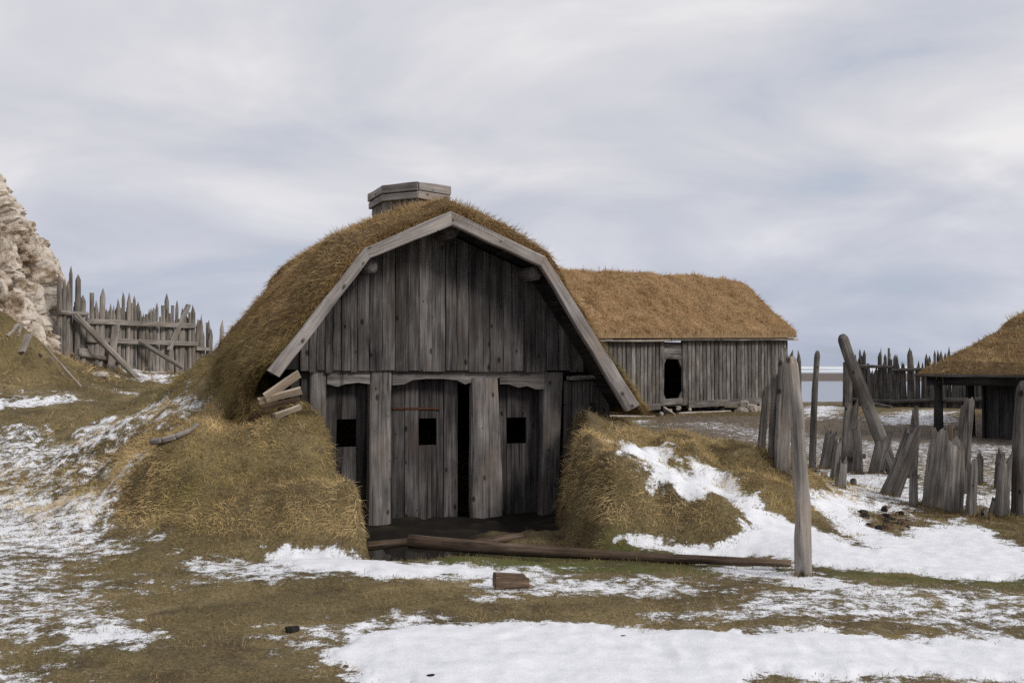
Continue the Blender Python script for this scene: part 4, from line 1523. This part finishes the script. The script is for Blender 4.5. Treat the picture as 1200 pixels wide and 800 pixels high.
for (bx, by, tx, ty, hw, ra, tip, mt, tn_, lab) in POSTS:
    c = cast([(bx, by)])[0]
    Y = c[1]
    b0 = np.array([c[0], Y, gz(c[0], Y)])
    dx = (tx - bx) / F * Y
    p1 = P(tx, ty, Y + (abs(dx) * .12))
    w = hw / F * Y
    FEET.append((b0[0], b0[1], w))
    mb = MB()
    ax = (p1 - b0) / np.linalg.norm(p1 - b0)
    mb.pole(b0 - ax * .15, p1, w, w * ra, tip=tip, tiplen=.12, rough=.15 if bx != 942 else .26, fl=.28 if tip != 'round' else .16, taper=.84 if tip != 'round' else .74, n=16 if bx != 942 else 34, seg=16 if bx != 942 else 28, ex=3.2 if ra < .75 else 2.2, bend=.012 if bx != 942 else .022,
            tone=tn_, jag=min(.11, .28 * np.linalg.norm(p1 - b0)), adir=(1, rng.uniform(-.25, .25), 0))
    o = mb.build('wooden_post', mt, origin=b0, smooth=(tip == 'round'))
    tag(o, lab, 'post', 'old posts of the broken fence')
    if 'crosspiece' in lab and 'wide upright' in lab:
        mc = MB()
        mc.plank(P(983, 535, Y - w * ra - .03) - b0, P(1014, 534, Y - w * ra - .03) - b0, .07, .05, (0, 0, 1), tone=.8)
        mc.build('crosspiece', W_STUMP, o, local=True)

# grass wisps added round the post feet to give contact shade
fx = []
for x_, y_, w_ in FEET:
    k = 130
    a_ = rng.uniform(0, 6.283, k)
    r_ = w_ * .8 + rng.exponential(.035, k)
    fx.append(np.c_[x_ + r_ * np.cos(a_), y_ + r_ * np.sin(a_)])
fx = np.concatenate(fx)
k = len(fx)
fp = np.c_[fx, ground(fx[:, 0], fx[:, 1]) - .005]
fn = np.tile([0, 0, 1.0], (k, 1))
fd = unit(np.c_[rng.normal(size=(k, 2)) * .6, rng.uniform(.3, 1, k)])
v, f, at = blade_mesh('f', fp, fn, fd, rng.uniform(.03, .11, k), rng.uniform(.005, .009, k) * np.clip(fx[:, 1] / 12, .7, 1.5), rng.uniform(0, .9, k), np.full(k, -.1), None)
tag(link_mesh('contact_grass', v, f, B_FIELD, None, at), 'dry grass wisps added round the feet of the old posts for contact shade', 'grass', kind='stuff')

# ------------------------------------------------------------------ fallen logs, planks, clods
def lying(name, px0, Y0, px1, Y1, r0, taper, mat, label, cat, lift=.0, bend=.01, tone=1.0, group=None, rz=None, **kw):
    p0, p1 = P(px0[0], px0[1], Y0), P(px1[0], px1[1], Y1)
    mb = MB()
    mb.pole(p0, p1, r0, taper=taper, bend=bend, tone=tone, n=kw.pop('n', 18), seg=12, rough=kw.pop('rough', .12), adir=(0, .3, 1), tip=kw.pop('tip', 'flat'), **kw)
    return tag(mb.build(name, mat, origin=p0, smooth=True), label, cat, group)


lying('fallen_log', (480, 634), 9.35, (927, 660), 8.25, .064, .45, W_LOG, 'long brown log lying across the wet hollow from the doors to the tall bare post', 'log', bend=.012)
lying('fallen_log', (556, 637), 9.75, (612, 628), 10.3, .05, .7, W_LOG, 'short thin log angled behind the thick end of the long log', 'log', tone=.8)
lying('driftwood_plank', (430, 640), 9.55, (482, 634), 9.6, .045, .8, W_LOG, 'short dark plank in the puddle left of the long log', 'plank', tone=.6)
# driftwood branch on left mound
cb = cast([(178, 530), (190, 523), (205, 518), (215, 513), (223, 508), (232, 501)], 60, True)
for i in range(6):
    cb[i, 2] = max(gz(cb[i, 0] + a_, cb[i, 1] + b_) for a_ in (-.05, 0, .05) for b_ in (-.03, 0, .03)) + .02
mb = MB()
rad_ = [.034, .032, .03, .027, .022]
for i in range(5):
    mb.pole(cb[i], cb[i + 1] + (cb[i + 1] - cb[i]) * .05, rad_[i], taper=.92, tip='round' if i == 4 else 'flat', tiplen=.03, n=4, tone=1.5, adir=(0, 0, 1))
tag(mb.build('branch', W_STUMP, origin=cb[0], smooth=True), 'bent grey driftwood branch lying on the left grass mound', 'branch')

# plank pile under left eave
PILE = [((310, 466), (351, 438), .10, .03, W_FRESH, 1.25, 'top slanting plank of the pile under the left eave'),
        ((303, 471), (353, 457), .085, .03, W_FRESH, 1.35, 'middle plank of the pile under the left eave, nearly level'),
        ((306, 479), (352, 467), .05, .03, W_LOG, 1.0, 'dark brown plank under the middle plank of the eave pile'),
        ((319, 490), (354, 476), .09, .03, W_FRESH, 1.2, 'splintered lowest plank of the pile under the left eave')]
for k, (a, c, w, th, mt, tn_, lab) in enumerate(PILE):
    Ya = 10.55 + .02 * k
    p0, p1 = P(a[0], a[1], Ya), P(c[0], c[1], Ya + .12)
    mb = MB()
    mb.plank(p0, p1, w, th, (0.1, -.55, .8), tone=tn_, jit=.012, n=8, ragged=.05 if 'splint' in lab else .01)
    tag(mb.build('plank', mt, origin=p0), lab, 'plank', 'planks piled under the left eave')

# debris at the rock foot
DEB = [((33, 392), (23, 413), 6.5, W_PALE, .9, 24.3, 'wide grey board standing tilted at the foot of the rock'),
       ((21, 380), (8, 394), 2.8, W_PALE, .9, 24.5, 'narrow pale board leaning left of the wide tilted board'),
       ((25, 379), (20, 395), 2.2, W_PALE, .7, 24.7, 'short board upright behind the narrow pale board by the rock'),
       ((-12, 386), (36, 410), 2.4, W_STUMP, .9, 24.2, 'dark long beam lying down the slope under the rock debris'),
       ((50, 402), (95, 454), 1.3, W_PALE, .8, 24.0, 'long thin pole sloping down the grass from the rock'),
       ((57, 425), (75, 440), 1.4, W_PALE, .7, 23.6, 'short thin stick on the grass under the long sloping pole'),
       ((46, 412), (60, 424), 3.2, W_STUMP, 1.1, 24.2, 'grey block of wood under the upper end of the long sloping pole'),
       ((30, 405), (48, 418), 2.5, W_STUMP, .8, 24.3, 'dark broken board between the wide tilted board and the grey block')]
for a, c, hw, mt, tn_, Y, lab in DEB:
    Y = cast([c])[0][1] - .05
    p0, p1 = P(*c, Y), P(*a, Y + .3)
    mb = MB()
    mb.plank(p0, p1, 2 * hw / F * Y, .06, (1, -.3, .2), tone=tn_, jit=.012, n=6)
    tag(mb.build('broken_board', mt, origin=p0), lab, 'board', 'broken boards at the foot of the rock')


def lump(name, px, py, size, mat, label, cat, group=None, sq=.6, Y=None, sub=3, lift=.3):
    import bmesh
    bm = bmesh.new()
    bmesh.ops.create_icosphere(bm, subdivisions=sub, radius=1)
    vv = np.array([v.co[:] for v in bm.verts])
    sd = rng.uniform(0, 90, 3)
    r = 1 + .55 * fbm(vv * 1.3 + sd, 4)
    cellv = np.sign(vv) * np.abs(vv) ** .75
    vv = cellv * r[:, None] * np.array([size, size * rng.uniform(.6, 1), size * sq])
    a = rng.uniform(0, 6.28)
    R = np.array([[math.cos(a), -math.sin(a), 0], [math.sin(a), math.cos(a), 0], [0, 0, 1]])
    vv = vv @ R.T
    fcs = [tuple(v.index for v in f.verts) for f in bm.faces]
    bm.free()
    if Y is None:
        c = cast([(px, py)])[0]
        org = np.array([c[0], c[1], gz(c[0], c[1]) + size * sq * lift])
    else:
        org = P(px, py, Y)
    o = link_mesh(name, vv + org, fcs, mat, origin=org)
    return tag(o, label, cat, group)


# brown broken block on the snow in front
c = cast([(600, 690)])[0]
z0 = gz(c[0], c[1])
mb = MB()
mb.pole((c[0] - .13, c[1], z0 + .055), (c[0] + .13, c[1] + .05, z0 + .05), .058, .072, ex=2.8, tip='jag', jag=.05, n=7, rough=.32, fl=.35, taper=.78, tone=1.15, adir=(0, 0, 1))
tag(mb.build('wood_block', W_LOG, origin=(c[0], c[1], z0)), 'chunky brown broken block lying on the snow before the doors', 'block')
lump('clod', 343, 742, .04, M_CLOD, 'black lump on the patchy snow at lower left', 'clod', sq=.6)
lump('clod', 507, 797, .035, M_CLOD, 'small dark lump at the bottom edge on the big snow patch', 'clod', sq=.4)
lump('pebble', 730, 748, .02, M_BROWN, 'small brown pebble on the wide snow patch, right of middle', 'pebble')
lump('pebble', 405, 779, .016, M_BROWN, 'tiny reddish pebble on the wide snow patch, left of middle', 'pebble')
lump('clod', 760, 665, .05, M_CLOD, 'dark clod beside the long log', 'clod', sq=.4) if False else None
for k in range(34):
    a_, r_ = rng.uniform(0, 6.28), rng.uniform(0, 1) ** .7
    lump('clod', 1040 + 34 * r_ * math.cos(a_), 611 + 15 * r_ * math.sin(a_) + 4 * math.cos(a_), float(rng.uniform(.015, .055)), M_CLOD if k % 3 else M_BROWN, 'dark earth clod scattered on snow in front of the right-leaning post', 'clod', 'dark clods on the snow by the broken fence', sq=.8, sub=3)
lump('stone', 117, 441, .2, M_STONE, 'pale hollow-looking stone on the grass before the left palisade', 'stone', sq=.4)
for k, (px, py, s) in enumerate(((868, 483, .30), (878, 480, .34), (889, 482, .28), (893, 474, .22), (872, 473, .2), (882, 489, .2), (866, 490, .16), (795, 478, .10), (775, 485, .11), (785, 481, .09), (808, 480, .09))):
    tt = t_of(px)
    w = LW(tt, -.25 - .1 * (k % 3), 0)
    lump('stone', px, py, s * .85, M_STONE, 'pale rough stone in the heap under the longhouse right corner' if k < 7 else 'pale rough stone under the longhouse door', 'stone', 'rough stones under the longhouse' if k < 7 else 'stones under the longhouse door', sq=.8, Y=w[1])
for a, c, lab in (((795, 484), (856, 481.5), 'long pale pole lying level under the longhouse right of its door'), ((705, 487), (768, 488), 'pale pole lying low under the longhouse left of its door'), ((778, 477), (793, 487), 'short pale pole tilted under the longhouse door')):
    p0, p1 = P(a[0], a[1], LW(t_of(a[0]), -.45, 0)[1]), P(c[0], c[1], LW(t_of(c[0]), -.45, 0)[1])
    mb = MB()
    mb.pole(p0, p1, .035, n=5, seg=8, tone=1.1)
    tag(mb.build('pole', W_PALE, origin=p0), lab, 'pole')

# ------------------------------------------------------------------ rock at the left edge
YR = 24.8
sil = [(-40, 150), (-15, 190), (2, 207), (26, 226), (40, 262), (50, 305), (60, 326), (65, 362), (84, 398), (104, 432), (118, 470)]
sil = np.array([P(a, b_, YR)[[0, 2]] for a, b_ in sil])
zs = np.linspace(sil[-1, 1] - .6, sil[0, 1] + .6, 170)
xr = np.interp(zs, sil[::-1, 1], sil[::-1, 0]) - 1.0
nth = 640
V, Fc = [], []
thr = np.linspace(0, 2 * math.pi, nth, endpoint=False)
for i, z in enumerate(zs):
    top = sstep(zs[-1] + .05, zs[-1] - 1.2, np.array([z]))[0]
    a = (xr[i] + 16.5) * (.25 + .75 * top)
    bdep = 3.0 * (.3 + .7 * top) + .25 * (zs[-1] - z)
    ct, st = np.cos(thr), np.sin(thr)
    sx = np.sign(ct) * np.abs(ct) ** .75
    sy = np.sign(st) * np.abs(st) ** .75
    V.append(np.c_[-16.5 + a * sx, YR + 1.2 + bdep * sy, np.full(nth, z)])
V = np.concatenate(V)
cn = np.array([-16.5, YR + 1.2, 3])
dirv = unit((V - cn) * np.array([1, 1, .25]))


def cells(p):
    i0 = np.floor(p).astype(np.int64)
    d1 = np.full(len(p), 9.0)
    d2 = np.full(len(p), 9.0)
    hid = np.zeros(len(p))
    for dx in (-1, 0, 1):
        for dy in (-1, 0, 1):
            for dz in (-1, 0, 1):
                c = i0 + np.array([dx, dy, dz])
                o = np.c_[_hash(c[:, 0], c[:, 1], c[:, 2]), _hash(c[:, 0] + 91, c[:, 1], c[:, 2] + 7), _hash(c[:, 0], c[:, 1] + 53, c[:, 2] + 31)]
                d = np.linalg.norm(c + o - p, axis=1)
                n_ = d < d1
                d2 = np.where(n_, d1, np.minimum(d2, d))
                hid = np.where(n_, o[:, 0], hid)
                d1 = np.where(n_, d, d1)
    return d1, d2, hid


wp = V + .85 * np.c_[fbm(V * .9, 3), fbm(V * .9 + 40, 3), fbm(V * .9 + 80, 3)]
d1, d2, hid = cells(wp * np.array([.95, .95, .42]))
e1, e2, hid2 = cells(wp * np.array([2.4, 2.4, .9]))
disp = (hid - .5) * .70 - .8 * np.exp(-((d2 - d1) / .13) ** 2) + (hid2 - .5) * .20 - .16 * np.exp(-((e2 - e1) / .12) ** 2) + .07 * fbm(V * 6, 3)
disp = np.clip(disp, -1.2, .30)
V = V + dirv * disp[:, None]
for i in range(len(zs) - 1):
    for k in range(nth):
        k2 = (k + 1) % nth
        Fc.append((i * nth + k, i * nth + k2, (i + 1) * nth + k2, (i + 1) * nth + k))
Fc.append(tuple((len(zs) - 1) * nth + k for k in range(nth)))
rmm, nt, b = new_mat('pale_rock')
geo = N(nt, 'ShaderNodeNewGeometry').outputs['Position']
na_ = noise(nt, geo, .8, 6, .65, .5)
nb2 = noise(nt, geo, 4.5, 8, .7)
r1 = ramp(nt, [(.38, (.10, .07, .045)), (.45, (.32, .24, .17)), (.51, (.60, .53, .45)), (.70, (.78, .73, .66))])
nt.links.new(math_n(nt, 'ADD', math_n(nt, 'MULTIPLY', na_, .55), math_n(nt, 'MULTIPLY', nb2, .45)), r1.inputs[0])
nt.links.new(r1.outputs[0], b.inputs['Base Color'])
bump(nt, b, math_n(nt, 'ADD', nb2, noise(nt, geo, 16, 6, .7)), .8, .06)
rk = link_mesh('rock_outcrop', V, Fc, rmm, origin=(-14, YR, 1.5))
tag(rk, 'pale craggy rock face with dark crevices rising at the left edge', 'rock')

# ------------------------------------------------------------------ light, sky, camera
SUN = np.array([.72, -.50, .62])
SUN /= np.linalg.norm(SUN)
el, az = math.asin(SUN[2]), math.atan2(SUN[0], SUN[1])
ld_ = bpy.data.lights.new('sun', 'SUN')
ld_.energy = 1.75
ld_.angle = math.radians(15)
ld_.color = (1, .955, .90)
so = bpy.data.objects.new('sun', ld_)
COL.objects.link(so)
so.rotation_euler = Vector(SUN).to_track_quat('Z', 'Y').to_euler()

w = bpy.data.worlds.new('World')
scene.world = w
w.use_nodes = True
nt = w.node_tree
bg = nt.nodes['Background']
sky = N(nt, 'ShaderNodeTexSky', sky_type='NISHITA')
sky.sun_disc = False
sky.sun_elevation = el
sky.sun_rotation = az
sky.dust_density = 1.0
tc = N(nt, 'ShaderNodeTexCoord').outputs['Generated']
sp = N(nt, 'ShaderNodeSeparateXYZ')
nt.links.new(tc, sp.inputs[0])
zc = math_n(nt, 'ADD', math_n(nt, 'MAXIMUM', sp.outputs[2], 0.0), .30)
cx = N(nt, 'ShaderNodeCombineXYZ')
nt.links.new(math_n(nt, 'DIVIDE', sp.outputs[0], zc), cx.inputs[0])
nt.links.new(math_n(nt, 'DIVIDE', sp.outputs[1], zc), cx.inputs[1])
cv = cx.outputs[0]
c1 = noise(nt, mapping(nt, cv, (1.5, 1.9, 1)), 1.0, 8, .53, .45)
c2 = noise(nt, mapping(nt, cv, (.8, 1.2, 1)), 1.0, 3, .5)
dens = math_n(nt, 'ADD', math_n(nt, 'MULTIPLY', c1, .68), math_n(nt, 'MULTIPLY', c2, .32))
K = 1.0
cr_ = ramp(nt, [(.38, (3.95, 4.2, 4.8)), (.46, (4.6, 4.7, 5.15)), (.54, (5.3, 5.3, 5.6)), (.62, (6.4, 6.3, 6.35))])
nt.links.new(dens, cr_.inputs[0])
cov = ramp(nt, [(.30, (.6, .6, .6)), (.42, (1, 1, 1))])
nt.links.new(dens, cov.inputs[0])
hz_ = ramp(nt, [(0.0, (.72, .77, .86)), (.08, (.86, .89, .95)), (.2, (1, 1, 1))])
nt.links.new(sp.outputs[2], hz_.inputs[0])
ccol = mix_c(nt, 1.0, cr_.outputs[0], hz_.outputs[0], 'MULTIPLY')
nt.links.new(mix_c(nt, cov.outputs[0], sky.outputs[0], ccol), bg.inputs['Color'])
bg.inputs['Strength'].default_value = .1

cam = bpy.data.cameras.new('camera')
co = bpy.data.objects.new('camera', cam)
COL.objects.link(co)
cam.sensor_width = 36
cam.lens = 36 * F / 1200
cam.clip_end = 12000
cam.clip_start = .05
co.location = (0, 0, CAMZ)
co.rotation_euler = (math.pi / 2 + PITCH, 0, 0)
scene.camera = co

vs_ = scene.view_settings
vs_.view_transform = 'Standard'
vs_.look = 'None'
vs_.gamma = 1
vs_.exposure = 0.42
vs_.use_curve_mapping = False
scene.cycles.use_denoising = False
scene.cycles.max_bounces = 5
scene.cycles.diffuse_bounces = 3
